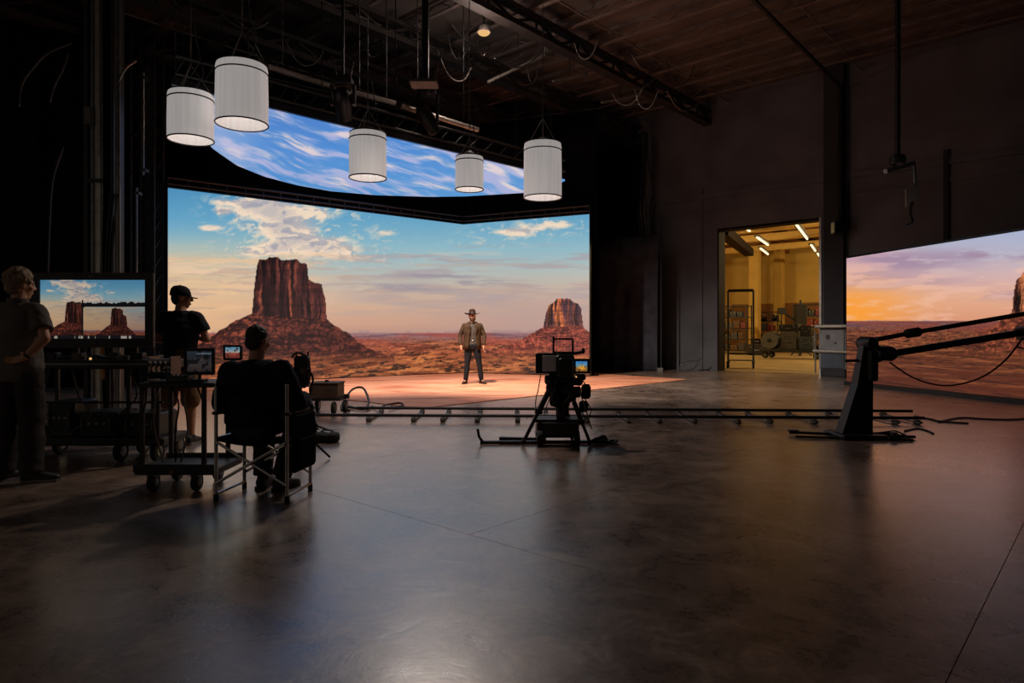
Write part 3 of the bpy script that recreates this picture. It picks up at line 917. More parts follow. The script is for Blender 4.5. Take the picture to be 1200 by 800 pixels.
for (px, Y, w, h, lab, sd) in ((860, 41.0, 1.9, 2.9, 'black steel shelving of dark cases behind the tall trolley', 1), (899, 46.2, 1.7, 2.7, 'black steel shelving between two store room columns', 2), (952, 40.5, 2.0, 3.0, 'black steel shelving holding red boxes by the door jamb', 3)):
    p = at(px, 400, Y); p.z = 0
    t, zs = shelf_unit(p, rzw, w, h, .7, lab, 4, sd)
    rot = Matrix.Rotation(rzw, 3, 'Z')
    for k, z in enumerate(zs[:-1]):
        xx = -w / 2 + .12
        while xx < w / 2 - .35:
            s = (rr.uniform(.26, .5), rr.uniform(.35, .5), rr.uniform(.28, .5))
            m = rr.choice(cols) if not (sd == 3 and k == 2) else 'case_red'
            if xx + s[0] > w / 2 - .06: break
            q = p + rot @ Vector((xx + s[0] / 2, 0, 0)); q.z = z + .026
            crate(q, s, m, rzw, '%s%s equipment case on the %s shelf of the %s' % ('wide ' if s[0] > .42 else 'narrow ' if s[0] < .32 else '', names[m], ('lowest', 'second', 'third', 'topmost')[k], {1: 'shelving behind the tall trolley', 2: 'shelving between the columns', 3: 'shelving by the door jamb'}[sd]), {1: 'cases on shelving behind the trolley', 2: 'cases on shelving between columns', 3: 'cases on shelving by the jamb'}[sd])
            xx += s[0] + .05
# low loaded cart
p = ground(930, 420); 
t = thing('flat_cart', 'long low flatbed cart loaded with grey gear in the store room', 'cart', p, rzw)
MB().bbox((0, 0, .38), (2.9, 1.1, .12), .02).build('bed', 'black_metal', t)
for sx in (-1.2, 1.2):
    for sy in (-.42, .42): wheel((sx, sy, .16), .16, .08, 'wheel', t, 'Y')
MB().tube([(1.38, -.5, .4), (1.38, -.5, 1.25), (1.38, .5, 1.25), (1.38, .5, .4)], .03, 8).build('push_handle', 'black_metal', t)
rot = Matrix.Rotation(rzw, 3, 'Z')
def on_cart(x, y, z=.44): q = p + rot @ Vector((x, y, 0)); q.z = z; return q
g1 = 'gear loaded on the flatbed cart'
crate(on_cart(-.15, -.05), (.72, .6, .85), 'case_grey', rzw, 'large grey case standing on the flatbed cart', g1)
crate(on_cart(.65, 0), (.62, .6, .62), 'case_blue', rzw, 'slate blue case at the push end of the flatbed cart', g1)
crate(on_cart(-.15, -.05, 1.295), (.9, .5, .34), 'black_plastic', rzw, 'flat black case on top of the large grey case', g1)
crate(on_cart(.62, 0, 1.065), (.5, .44, .52), 'black_plastic', rzw, 'black case stacked on the slate blue case', g1)
dr = thing('cable_drum', 'grey drum of cable lying on the flatbed cart', 'drum', on_cart(-1.0, -.1), rzw)
MB().lathe([(.4, -.34), (.42, -.30), (.42, -.24), (.33, -.22), (.33, .22), (.42, .24), (.42, .30), (.4, .34)], (0, 0, .42), 28, 'Y').build('body', 'grey_metal', dr, True)
MB().lathe([(.10, -.36), (.12, -.3), (.12, .3), (.10, .36)], (0, 0, .42), 16, 'Y').build('hub', 'black_metal', dr, True)
mb = MB(); 
t = thing('gear_stand', 'dark light stand with folded arms behind the flatbed cart', 'stand', at(938, 400, 36).xy.to_3d())
MB().tube([(0, 0, 0), (0, 0, 3.0)], .06, 8).build('mast', 'black_metal', t)
for k in range(3):
    a = k * 2.09; MB().tube([(0, 0, .5), (.6 * math.cos(a), .6 * math.sin(a), .02)], .03, 6).build('leg', 'black_metal', t)
MB().bbox((0, 0, 2.2), (.55, .4, 1.1), .05).build('lamp_body', 'black_plastic', t)
MB().tube([(-.3, 0, 1.9), (-.9, 0, 2.3)], .05, 8).build('arm', 'black_metal', t)
MB().bbox((-1.0, 0, 2.4), (.4, .3, .35), .04).build('lamp_head', 'black_plastic', t)
p2 = ground(890, 416)
crate(p2, (1.0, .8, .62), 'black_plastic', rzw, 'low black case on the floor beside the flatbed cart')
crate(p2 + Vector((0, 0, .625)), (.7, .6, .3), 'wood_dark', rzw, 'dark brown case stacked on the low black case')

# ------------------------------------------------------------------ things on the back wall
# grey switch cabinet right of the doorway
p = wall_pt(977, 0, -.55)
rzb = math.atan2(-AU.y, -AU.x)
t = thing('switch_cabinet', 'grey steel switch cabinet on the floor between doorway and side screen', 'cabinet', p, rzb)
MB().bbox((0, .1, .80), (.72, .4, 1.16), .02).build('body', 'grey_cabinet', t)
MB().bbox((0, .1, .11), (.66, .36, .22), .02).build('plinth', 'wall_dark', t)
MB().bbox((0, -.11, 1.03), (.62, .03, .62), .01).build('door', 'grey_cabinet', t)
MB().bbox((0, -.11, .45), (.62, .03, .42), .01).build('door', 'case_blue', t)
MB().bbox((0, -.06, 1.42), (.86, .5, .09), .02).build('top_cover', 'pale_conduit', t)
MB().tube([(-.5, -.16, .72), (.46, -.16, .70)], .045, 8).build('conduit', 'pale_conduit', t)
MB().tube([(-.45, -.14, 1.3), (-.45, -.14, .1)], .025, 8).build('conduit', 'pale_conduit', t)
MB().box((-.12, -.135, 1.12), (.10, .02, .12)).build('switch_plate', 'black_plastic', t)
MB().box((.08, -.135, .95), (.05, .02, .05)).build('lock', 'black_plastic', t)
# conduit from the ceiling down the wall
p = wall_pt(985, 0, -.30)
t = thing('wall_conduit', 'dark conduit running down the wall above the switch cabinet', 'conduit', p)
MB().tube(curve_pts([(0, 0, 4.3), (0, 0, 6.5), (0, 0, 8.2)], 4), .06, 8).build('pipe', 'black_metal', t)
MB().bar((0, 0, 8.2), tuple(-AV * 9 + Vector((0, 0, 8.5))), .07, .07).build('ceiling_run', 'black_metal', t)
MB().bbox((-.05, -.05, 4.2), (.4, .25, .35), .03).build('junction_box', 'black_metal', t)
MB().tube([(.2, .05, 4.2), (.2, .05, 5.3)], .04, 8).build('pipe', 'black_metal', t)
# suspended pole with heater-like unit and sign plate
p = at(1052, 190, 13.0)
t = thing('ceiling_pole', 'thin black ceiling pole carrying a bracket and small grey plate', 'pole', p)
MB().tube([(0, 0, 0), (0, 0, DECK - .35 - p.z)], .05, 10).build('pole', 'black_metal', t)
MB().lathe([(.05, .16), (.13, .12), (.15, .04), (.13, -.04), (.06, -.08)], seg=16).build('collar', 'black_metal', t, True)
MB().bar((-.24, 0, -.18), (.36, .1, .0), .10, .08).build('bracket', 'grey_metal', t)
MB().tube([(.38, .1, .02), (.40, .1, -.42)], .025, 8).build('drop_pipe', 'grey_metal', t)
MB().prism([(.22, -.85), (.22, -.5), (.46, -.32), (.46, -.66)], .05, .09, lambda a, b, d: Vector((a, d + .04, b))).build('plate', 'pale_conduit', t)
MB().tube(curve_pts([(.34, .1, -.75), (.30, .1, -.95), (.34, .1, -1.15), (.22, .1, -1.22)], 5), .03, 6).build('cable_tail', 'cable', t)
# cable bundle hanging at the end of the black side drape
p = wall_pt(756, 0, -1.0)
t = thing('cable_bundle', 'hanging bundle of dark cables on the wall above the black curtain', 'cables', p)
for k in range(7):
    a = R.uniform(-.16, .16); b = R.uniform(-.1, .1)
    pts = [(a * .3, b, 7.9), (a * .5, b, 7.0), (a + R.uniform(-.12, .12), b, 6.0), (a * 1.2 + R.uniform(-.1, .1), b, 5.4), (a * 1.5, b, 4.55 + R.uniform(-.2, .2))]
    MB().tube(curve_pts(pts, 6), .028, 6).build('cable', 'case_grey' if k % 3 == 0 else 'cable', t)
MB().tube([(-.05, .1, 4.5), (-.05, .1, 8.0)], .05, 8).build('pipe', 'black_metal', t)

# ------------------------------------------------------------------ drapes
def drape(name, p0, p1, z0, z1, amp, pitch, label, m='drape_fabric', cat='curtain', group=None, bars=True, seed=1):
    rnd = random.Random(seed)
    p0, p1 = Vector(p0), Vector(p1); d = p1 - p0; Ln = d.length; d.normalize(); n = Vector((-d.y, d.x, 0))
    t = thing(name, label, cat, (p0 + p1) / 2, 0, group)
    nx = max(40, int(Ln / pitch * 8)); nz = 7
    ph = [rnd.uniform(0, 6.28) for _ in range(4)]
    vs = []; fs = []
    for side in (0, 1):
        for k in range(nz):
            q = k / (nz - 1); z = z1 + (z0 - z1) * q
            for i in range(nx):
                s = i / (nx - 1) * Ln
                off = amp * (math.sin(s / pitch * 6.28 + ph[0] + .6 * math.sin(s * .9 + ph[1])) * (.5 + .5 * q) + .5 * math.sin(s / pitch * 2.6 + ph[2] + q * 1.1))
                v = p0 + d * (s + .02 * math.sin(q * 3 + s)) + n * (off + side * .012); v.z = z
                vs.append(v)
    for side in (0, 1):
        o = side * nx * nz
        for k in range(nz - 1):
            for i in range(nx - 1):
                a = o + k * nx + i; fs.append((a, a + 1, a + nx + 1, a + nx))
    o = nx * nz
    for i in range(nx - 1):
        fs.append((i, i + 1, o + i + 1, o + i)); e = (nz - 1) * nx; fs.append((e + i, e + i + 1, o + e + i + 1, o + e + i))
    for k in range(nz - 1):
        fs.append((k * nx, k * nx + nx, o + k * nx + nx, o + k * nx)); e = nx - 1; fs.append((k * nx + e, k * nx + nx + e, o + k * nx + nx + e, o + k * nx + e))
    MB().add(vs, fs).build('cloth', m, t, 'all', world=True)
    if bars:
        b0 = p0 - d * .12; b1 = p1 + d * .12
        MB().tube([b0 + Vector((0, 0, z1 + .04)), b1 + Vector((0, 0, z1 + .04))], .03, 8).build('rail', 'black_metal', t, world=True)
    return t
c0, c1 = Vector((2.78, 22.95, 0)), Vector((4.67, 21.5, 0))
t = drape('stage_curtain', c0, c1, .03, 4.36, .035, .55, 'plain black curtain hung on a rail between LED wall and doorway', seed=3)
for q in (c0, c0.lerp(c1, .5), c1 + (c1 - c0).normalized() * .06):
    MB().tube([q + AV * .12, q + AV * .12 + Vector((0, 0, 4.55))], .025, 8).build('stand_pole', 'black_metal', t, world=True)
MB().box(tuple(c1 + Vector((.05, -.12, .06))), (.16, .16, .12)).build('stand_foot', 'pale_conduit', t, world=True)
# high black masking drape above and behind the curtain
w0 = wall_pt(560, 0, -.5); w1 = wall_pt(752, 0, -.5)
drape('masking_drape', w0, w1, 1.0, 7.75, .06, .7, 'tall black masking drape on the wall behind the LED wall', 'black_fabric', seed=5)
drape('masking_drape', Vector((-8.75, 16.0, 0)), Vector((-15.7, 11.7, 0)), .02, 8.3, .12, .6, 'tall black masking drape hanging behind the monitor cart and steel column', 'black_fabric', seed=8)
q0 = LA + Vector((.2, 1.5, 0)); q1 = LC + Vector((.0, 1.4, 0)); q2 = LB + Vector((.45, 1.5, 0))
drape('masking_drape', q0, q1, 3.0, 8.0, .05, .8, 'tall black masking drape rising behind the long left part of LED wall', 'black_fabric', seed=9)
drape('masking_drape', q1 + Vector((.3, -.12, 0)), q2, 3.0, 8.0, .05, .8, 'tall black masking drape rising behind the short right part of LED wall', 'black_fabric', seed=10)
# wire basket-like frame leaning near the doorway
p = ground(806, 434.5)
t = thing('wire_frame', 'small bent grey wire frame leaning on the wall near the doorway', 'frame', p + Vector((0, -.15, 0)), rzb)
MB().tube(curve_pts([(-.35, 0, .01), (-.30, .02, .18), (-.05, .05, .30), (.28, .08, .36), (.36, .1, .42)], 6), .018, 6).build('wire', 'grey_metal', t)
MB().tube(curve_pts([(-.1, 0, .01), (.12, .02, .06), (.26, .05, .22), (.28, .08, .36)], 6), .018, 6).build('wire', 'grey_metal', t)
MB().tube(curve_pts([(-.32, 0, .02), (0, .02, .05), (.12, .02, .06)], 6), .012, 6).build('wire', 'grey_metal', t)

# ------------------------------------------------------------------ steel column with conduits at the left
p = at(125, 400, 10.6); p.z = 0
t = thing('steel_column', 'wide black steel column wrapped in pipes behind the big monitor', 'column', p)
mb = MB()
mb.bbox((-.24, 0, DECK / 2), (.08, .30, DECK), .01); mb.bbox((.17, 0, DECK / 2), (.05, .30, DECK), .01); mb.bbox((-.03, .05, DECK / 2), (.40, .06, DECK), .01)
mb.build('shaft', 'black_paint', t)
for x, r, m in ((-.13, .035, 'grey_metal'), (-.05, .045, 'pale_conduit'), (.01, .018, 'grey_metal'), (.245, .03, 'case_grey'), (.285, .018, 'grey_metal')):
    MB().tube([(x, -.14, .02), (x, -.14, 4.2), (x + .005, -.14, DECK)], r, 8).build('conduit', m, t)
MB().box((-.09, -.16, 3.6), (.24, .05, .06)).build('pipe_clamp', 'black_metal', t)
MB().box((-.09, -.16, 1.9), (.24, .05, .06)).build('pipe_clamp', 'black_metal', t)
MB().bbox((-.17, -.2, 4.6), (.10, .08, .28), .01).build('outlet_box', 'case_grey', t)
MB().tube(curve_pts([(.25, -.15, 5.1), (.38, -.15, 5.35), (.52, -.1, 5.5)], 4), .02, 6).build('branch_pipe', 'grey_metal', t)
for k in range(3):
    x = .10 + .05 * k
    MB().tube(curve_pts([(x + .06, -.16, 3.4), (x, -.17, 2.6), (x - .03, -.17, 1.6), (x, -.16, .3)], 6), .014, 6).build('cable', 'cable', t)
MB().bbox((-.02, -.1, 1.05), (.20, .12, 1.1), .01).build('cover_plate', 'cardboard', t)
# thin standpipes right of the column
for k, (px, y0, y1, Y, lab) in enumerate(((168, 85, 205, 13.2, 'thin grey standpipe hanging high on the black drape'), (160, 220, 330, 13.0, 'thin grey standpipe low on the black drape beside the column'))):
    a = at(px, y1, Y); b = at(px, y0, Y)
    tt = thing('standpipe', lab, 'pipe', a)
    MB().tube([(0, 0, 0), tuple(b - a)], .022, 8).build('pipe', 'grey_metal', tt)
    MB().box((0, .05, .1), (.1, .14, .05)).build('clamp', 'black_metal', tt)
    MB().box((0, .05, (b - a).z - .1), (.1, .14, .05)).build('clamp', 'black_metal', tt)
# looping cables on the drape and ceiling
def cable(pts, r, label, m='cable', name='cable', cat='cable', group=None, n=8):
    o = MB().tube(curve_pts(pts, n), r, 6)
    c = Vector(pts[0])
    o.v = [Vector(v) - c for v in o.v]
    ob = o.build(name, m, None, 'all'); ob.location = c
    return tag(ob, label, cat, group)
cable([at(56, 320, 12.6), at(58, 260, 12.6), at(62, 210, 12.6), at(74, 172, 12.6)], .02, 'thin cable curving up the black drape left of the column', 'black_paint')
cable([at(22, 125, 11), at(26, 98, 11), at(40, 78, 11), at(56, 62, 11), at(84, 50, 11)], .018, 'thin dull cable looping under the roof left of the column', 'black_paint')
cable([at(58, 120, 11), at(64, 100, 11), at(74, 80, 11), at(80, 62, 11)], .018, 'second thin dull cable hanging beside the looping roof cable', 'black_paint')

# ------------------------------------------------------------------ lanterns
LAMP_W = 1.5
def lantern(cx, ytop, ybot, wpx, Y, label):
    # ytop / ybot: rows of the cloth's top and bottom edge at the axis
    top = at(cx, ytop, Y); bot = at(cx, ybot, Y); r = wpx / 2 / F * Y; h = top.z - bot.z
    t = thing('fabric_lantern', label, 'lantern', bot, 0, 'white fabric lanterns over the stage')
    hb = h * .86
    def shell(z0, z1, r0, r1):
        return MB().lathe([(r0, z0), (r0 * 1.004, (z0 + z1) / 2), (r1, z1), (r1 - .008, z1), (r0 - .008, z0), (r0, z0)], seg=40, cap=False)
    shell(0, hb, r, r * .985).build('cloth_shade', 'lantern_cloth', t, True)
    shell(hb, h, r * .985, r * .955).build('top_band', 'lantern_cloth', t, True)
    def hoop(z, rr, w, nm):
        mb = MB(); n = 40
        pts = [(rr * math.cos(6.2832 * k / n), rr * math.sin(6.2832 * k / n), z) for k in range(n + 1)]
        mb.tube(pts, w, 6); return mb.build(nm, 'black_metal', t, True)
    hoop(0, r, .011, 'bottom_hoop'); hoop(hb, r * .99, .011, 'middle_hoop'); hoop(h, r * .955, .011, 'top_hoop')
    MB().lathe([(r * .28, h * .98), (r * .5, h + .02), (r * .5, h + .05), (r * .15, h + .12)], seg=20).build('top_cap', 'black_metal', t, True)
    MB().ball((0, 0, h * .55), .07).build('bulb', 'lantern_cloth', t, True)
    MB().tube([(0, 0, h * .58), (0, 0, h)], .012, 6).build('bulb_holder', 'black_metal', t)
    apex = (0, 0, h + r * 1.35)
    for k in range(3):
        a = k * 2.094 + .5
        MB().tube([(r * .955 * math.cos(a), r * .955 * math.sin(a), h), apex], .006, 5).build('bridle', 'case_grey', t)
    MB().tube([apex, (0.0, 0, DECK - .36 - bot.z)], .009, 6).build('suspension_cable', 'case_grey', t)
    MB().tube(curve_pts([(r * .2, 0, h + .08), (r * .5, .05, h + r), (r * .3, .05, h + 2 * r), (.06, 0, h + 3 * r)], 5), .010, 5).build('power_cable', 'cable', t)
    ld = bpy.data.lights.new('lantern_light', 'POINT'); ld.energy = LAMP_W; ld.color = (1.0, .90, .80); ld.shadow_soft_size = .09
    lo = bpy.data.objects.new('lantern_light', ld); SC.collection.objects.link(lo); lo.parent = t; lo.location = (0, 0, h * .42)
lantern(223.5, 110, 164, 50.5, 10.2, 'white fabric lantern hung left, beyond the largest lantern')
lantern(283.5, 77, 145.5, 58.5, 10.0, 'largest white fabric lantern, hanging highest of the five')
lantern(431, 156.5, 208.5, 43, 11.4, 'white fabric lantern hanging in the middle of the sky panel')
lantern(550, 184, 222, 33, 12.8, 'smallest white fabric lantern hanging near the middle lantern')
lantern(636, 168.5, 231.5, 44.5, 12.6, 'white fabric lantern hanging apart in front of the LED wall corner')

# ------------------------------------------------------------------ stage lights hanging from the roof
def stage_light(px, y0, y1, Y, aim, label, power, cone=82):
    b = at(px, y1, Y); topz = at(px, y0, Y).z
    t = thing('stage_light', label, 'stage light', b, 0, 'moving stage lights over the set')
    h = topz - b.z
    MB().tube([(0, 0, h), (0, 0, DECK - .36 - b.z)], .03, 8).build('pipe', 'black_metal', t)
    MB().bbox((0, 0, h - .06), (.34, .30, .16), .03).build('base', 'black_plastic', t)
    for s in (-1, 1):
        MB().bar((s * .20, 0, h - .12), (s * .20, 0, h * .42), .05, .12, (0, 1, 0)).build('yoke_arm', 'black_plastic', t)
    d = (Vector(aim) - (b + Vector((0, 0, h * .46)))).normalized()
    q = d.to_track_quat('-Z', 'Y').to_matrix()
    MB().lathe([(.10, .26), (.15, .20), (.16, 0), (.13, -.22), (.13, -.30), (.10, -.30)], (0, 0, h * .46), 20, 'Z', True, q).build('head', 'black_plastic', t, True)
    MB().lathe([(.098, -.305), (.09, -.312)], (0, 0, h * .46), 20, 'Z', True, q).build('lens', 'glass_dark', t, True)
    ld = bpy.data.lights.new('stage_spot', 'SPOT'); ld.energy = power; ld.color = (1.0, .86, .74); ld.spot_size = math.radians(cone); ld.spot_blend = .9; ld.shadow_soft_size = .12
    lo = bpy.data.objects.new('stage_spot', ld); SC.collection.objects.link(lo); lo.parent = t
    lo.location = Vector((0, 0, h * .46)) + d * .34; lo.rotation_euler = d.to_track_quat('-Z', 'Y').to_euler()
stage_light(402, 92, 146, 12.0, (-3.3, 16.4, 0), 'black moving stage light hanging between the largest and middle lanterns', SPOT_W)
stage_light(501, 104, 171, 13.5, (1.9, 15.8, 0), 'black moving stage light hanging left of the smallest lantern', SPOT_W * 1.25, 96)
# lamps under the roof
p = at(567, 38, 14.6)
t = thing('bulkhead_lamp', 'small round glowing lamp fixed under the roof trusses', 'lamp', p)
MB().lathe([(.05, .16), (.13, .12), (.15, .04), (.15, 0)], seg=18).build('cover', 'case_grey', t, True)
MB().ball((0, 0, 0), (.13, .13, .07)).build('globe', 'led_amber', t, True)
MB().tube([(0, 0, .14), (0, 0, DECK - .3 - p.z)], .02, 6).build('stem', 'black_metal', t)
ld = bpy.data.lights.new('bulkhead_light', 'POINT'); ld.energy = 70; ld.color = (1.0, .80, .70); ld.shadow_soft_size = .12
lo = bpy.data.objects.new('bulkhead_light', ld); SC.collection.objects.link(lo); lo.parent = t; lo.location = (0, -.35, -.45)
p = at(497, 98, 8.8)
t = thing('roof_work_light', 'flat square work light panel bracketed under the dark roof', 'work light', p)
ld = bpy.data.lights.new('work_panel_light', 'AREA'); ld.shape = 'RECTANGLE'; ld.size = .32; ld.size_y = .24; ld.energy = 75; ld.color = (1.0, .84, .72)
lo = bpy.data.objects.new('work_panel_light', ld); SC.collection.objects.link(lo); lo.parent = t; lo.location = (0, 0, -.035)
MB().bbox((0, 0, 0), (.36, .28, .04), .01).build('panel', 'case_grey', t)
MB().tube([(0, 0, .03), (0, 0, DECK - .36 - p.z)], .03, 8).build('stem', 'black_metal', t)
# long pale pipe under the roof, in three lengths
for (x0, y0, x1, y1, lab) in ((314, 78, 392, 102, 'long pale pipe under the roof beside the largest lantern'), (410, 107, 463, 121, 'pale pipe length under the roof between the stage lights'), (470, 124, 560, 152, 'dim pipe length under the roof above the smallest lantern')):
    a, b = at(x0, y0, 11.6 + (x0 - 314) * .012), at(x1, y1, 11.6 + (x1 - 314) * .012)
    t = thing('roof_pipe', lab, 'pipe', a, 0, 'pipes under the roof')
    MB().tube([(0, 0, 0), tuple(b - a)], .055, 8).build('pipe', 'pale_conduit', t)
    for k in (.2, .8):
        q = (b - a) * k; MB().tube([tuple(q), (q.x, q.y, DECK - .36 - a.z)], .012, 5).build('hanger', 'black_metal', t)
# pipes strapped under the truss, seen as bright lines
for (x0, y0, Y0, x1, y1, Y1, r, lab) in ((572, 96, 15.5, 640, 64, 16.5, .035, 'bent pale sprinkler pipe under the trusses'), (640, 64, 16.5, 640, 0, 16.5, .05, 'upright pale pipe dropping from the roof to the sprinkler pipe'), (648, 95, 17, 686, 86, 18, .03, 'short pale pipe under the trusses beside the bent one'), (705, 120, 18, 746, 112, 19, .03, 'short dim pipe under the trusses near the wall')):
    a, b = at(x0, y0, Y0), at(x1, y1, Y1)
    t = thing('sprinkler_pipe', lab, 'pipe', a)
    MB().tube([(0, 0, 0), tuple(b - a)], r, 8).build('pipe', 'pale_conduit', t)
    MB().lathe([(r * 1.6, -.05), (r * 1.6, .05)], tuple(b - a), 10).build('fitting', 'grey_metal', t)
    m_ = (b - a) * .5; MB().tube([tuple(m_), (m_.x, m_.y, DECK - .3 - a.z)], .012, 5).build('hanger', 'black_metal', t)
# loose cables drooping under the roof
rc = random.Random(21)
for k in range(26):
    px = rc.uniform(200, 800); py = rc.uniform(8, 70) + max(0, (px - 450) * .13)
    Y = rc.uniform(12.5, 17.5)
    a = at(px, py, Y); a.z = min(a.z, DECK - .3)
    w = rc.uniform(.4, 1.5); ang = rc.choice([0, 1.57]) + rc.uniform(-.3, .3) + math.atan2(AV.y, AV.x)
    d = Vector((math.cos(ang), math.sin(ang), 0)); s = rc.uniform(.15, .6); cm = rc.choice(['cable', 'case_grey', 'grey_metal'])
    cable([a, a + d * w * .25 + Vector((0, 0, -s * .8)), a + d * w * .5 + Vector((0, 0, -s)), a + d * w * .8 + Vector((0, 0, -s * .6)), a + d * w + Vector((0, 0, rc.uniform(0, .2)))], .014,
          '%s %s cable drooping %s under the roof trusses' % ('long' if w > 1.05 else 'short' if w < .7 else 'thin', {'cable': 'black', 'case_grey': 'brownish grey', 'grey_metal': 'pale grey'}[cm], 'deeply' if s > .42 else 'slightly' if s < .27 else 'in a loop'), cm, 'hanging_cable', 'cable', 'cables drooping under the roof', 4)

# ------------------------------------------------------------------ dolly track
ra, rb = ground(418, 484.2), ground(1069, 488.3)
fa, fb = ground(352, 493), ground(1083, 497)
t = thing('dolly_track', 'two-rail camera dolly track laid across the concrete floor', 'track', (ra + fb) / 2)
for a, b in ((ra, rb), (fa, fb)):
    up = Vector((0, 0, .085))
    o = MB().tube([a + up, b + up], .022, 10).build('rail', 'black_metal', t, True, world=True)
for x in (435, 489, 524, 565, 613, 650, 695, 743, 779, 820, 870, 907, 958, 1008, 1050, 1075):
    s = (x - 352) / (1083 - 352)
    b = fa.lerp(fb, s); X = b.x
    aa = ra + (rb - ra) * ((X - ra.x) / (rb.x - ra.x))
    mb = MB(); mb.bar(b + Vector((0, -.09, .03)), aa + Vector((0, .09, .03)), .05, .022)
    sl = mb.build('sleeper', 'grey_metal', t, world=True)
    for q in (b, aa):
        mb = MB(); mb.bbox(tuple(q + Vector((0, 0, .030))), (.07, .09, .058), .012); mb.build('rail_foot', 'case_grey', t, world=True)

# ------------------------------------------------------------------ camera rig in the middle
base = ground(655, 519.5)
K = F / base.y
rig = thing('cinema_camera', 'black cinema camera rig on a low tripod dolly before the track', 'camera', base)
def rx(px): return (px - 655) / K
def rz_(py): return (519.5 - py) / K
# ground spreader bars
MB().bar((rx(563), -.05, .022), (rx(722), -.02, .022), .07, .03).build('spreader_bar', 'black_metal', rig)
MB().bar((rx(585), .12, .035), (rx(640), .05, .035), .05, .04).build('spreader_bar', 'black_metal', rig)
MB().tube(curve_pts([(rx(566), -.05, .03), (rx(562), -.05, .08), (rx(560), -.05, .17)], 5), .016, 6).build('bar_end', 'black_metal', rig)
for k in range(5):
    MB().tube(curve_pts([(rx(690 + 3 * k), -.06 + .03 * k, .03), (rx(700 + 2 * k), -.08 + .04 * k, .075), (rx(710 + k), -.05 + .03 * k, .03), (rx(717 + k), -.07, .05), (rx(724 - 2 * k), -.04 * k, .025)], 5), .012, 6).build('coiled_cable', 'cable', rig)
# dolly chassis and wheels
MB().bbox((rx(653), .05, .17), (.46, .42, .17), .03).build('dolly_body', 'black_metal', rig)
MB().bbox((rx(653), .05, .265), (.52, .34, .03), .01).build('dolly_deck', 'black_metal', rig)
for sx in (-.20, .20):
    for sy in (-.17, .27): wheel((rx(653) + sx, sy, .085), .085, .06, 'wheel', rig)
MB().tube([(rx(634), -.18, .25), (rx(676), -.18, .25)], .012, 6).build('grab_rail', 'grey_metal', rig)
# legs
for (x0, y0, d0, x1, y1, d1, r) in ((649, 446, -.02, 613, 515, -.16, .026), (672, 470, -.05, 689, 515, -.18, .022), (664, 470, .05, 668, 512, .42, .024)):
    lg = MB().tube([(rx(x0), d0, rz_(y0)), (rx((x0 + x1) / 2), (d0 + d1) / 2, rz_((y0 + y1) / 2))], r * 1.25, 8).build('leg', 'black_metal', rig)
    MB().tube([(rx((x0 + x1) / 2), (d0 + d1) / 2, rz_((y0 + y1) / 2)), (rx(x1), d1, rz_(y1))], r * .8, 8).build('lower_tube', 'black_metal', lg)
    MB().ball((rx(x1), d1, max(.03, rz_(y1))), .03).build('foot', 'black_rubber', lg)
    MB().lathe([(r * 1.7, -.03), (r * 1.7, .03)], (rx((x0 + x1) / 2), (d0 + d1) / 2, rz_((y0 + y1) / 2)), 10).build('leg_clamp', 'black_plastic', lg)
MB().lathe([(.05, .26), (.055, .40), (.10, .42), (.11, .50), (.15, .54), (.16, .62), (.12, .68), (.09, .70)], (rx(657), 0, 0), 20).build('centre_column', 'black_metal', rig, True)
MB().bbox((rx(655), 0, .60), (.26, .24, .14), .04).build('fluid_head', 'black_metal', rig)
MB().tube([(rx(660), -.1, .60), (rx(640), -.36, .72)], .014, 6).build('pan_bar', 'black_metal', rig)
MB().bbox((rx(661), 0, .72), (.22, .40, .06), .015).build('base_plate', 'black_metal', rig)
# body, lens, matte box (camera looks away towards the set)
MB().bbox((rx(661), -.02, .87), (.20, .34, .24), .02).build('body', 'black_plastic', rig)
MB().bbox((rx(661), -.24, .86), (.15, .10, .20), .015).build('battery', 'black_plastic', rig)
ln = MB().lathe([(.062, .14), (.066, .22), (.058, .24), (.07, .34), (.075, .42)], (rx(661), 0, .88), 20, 'Y').build('lens', 'black_metal', rig, True)
MB().lathe([(.074, .30), (.080, .31), (.080, .34), (.074, .35)], (rx(661), 0, .88), 20, 'Y').build('focus_ring', 'black_rubber', ln, True)
MB().bbox((rx(661), .47, .88), (.24, .08, .20), .01).build('matte_box', 'black_plastic', rig)
for q in (-.05, .05): MB().tube([(rx(661) + q, -.2, .755), (rx(661) + q, .5, .755)], .01, 6).build('rod', 'grey_metal', rig)
# side panel monitor on the left (seen from behind, glossy)
pn = MB().bbox((rx(643), -.10, rz_(425)), (.30, .05, .225), .012).build('side_monitor', 'black_plastic', rig)
MB().bbox((rx(646), -.13, rz_(425)), (.21, .015, .175), .006).build('monitor_back', 'glossy_grey', pn)
MB().tube([(rx(655), -.1, rz_(437)), (rx(657), -.05, .73)], .014, 6).build('monitor_arm', 'black_metal', rig)
MB().tube(curve_pts([(rx(648), -.15, rz_(421)), (rx(652), -.16, rz_(418)), (rx(659), -.14, rz_(419))], 4), .008, 6).build('cable', 'bright_metal', rig)  # bright arc modelled in place of the highlight on the panel
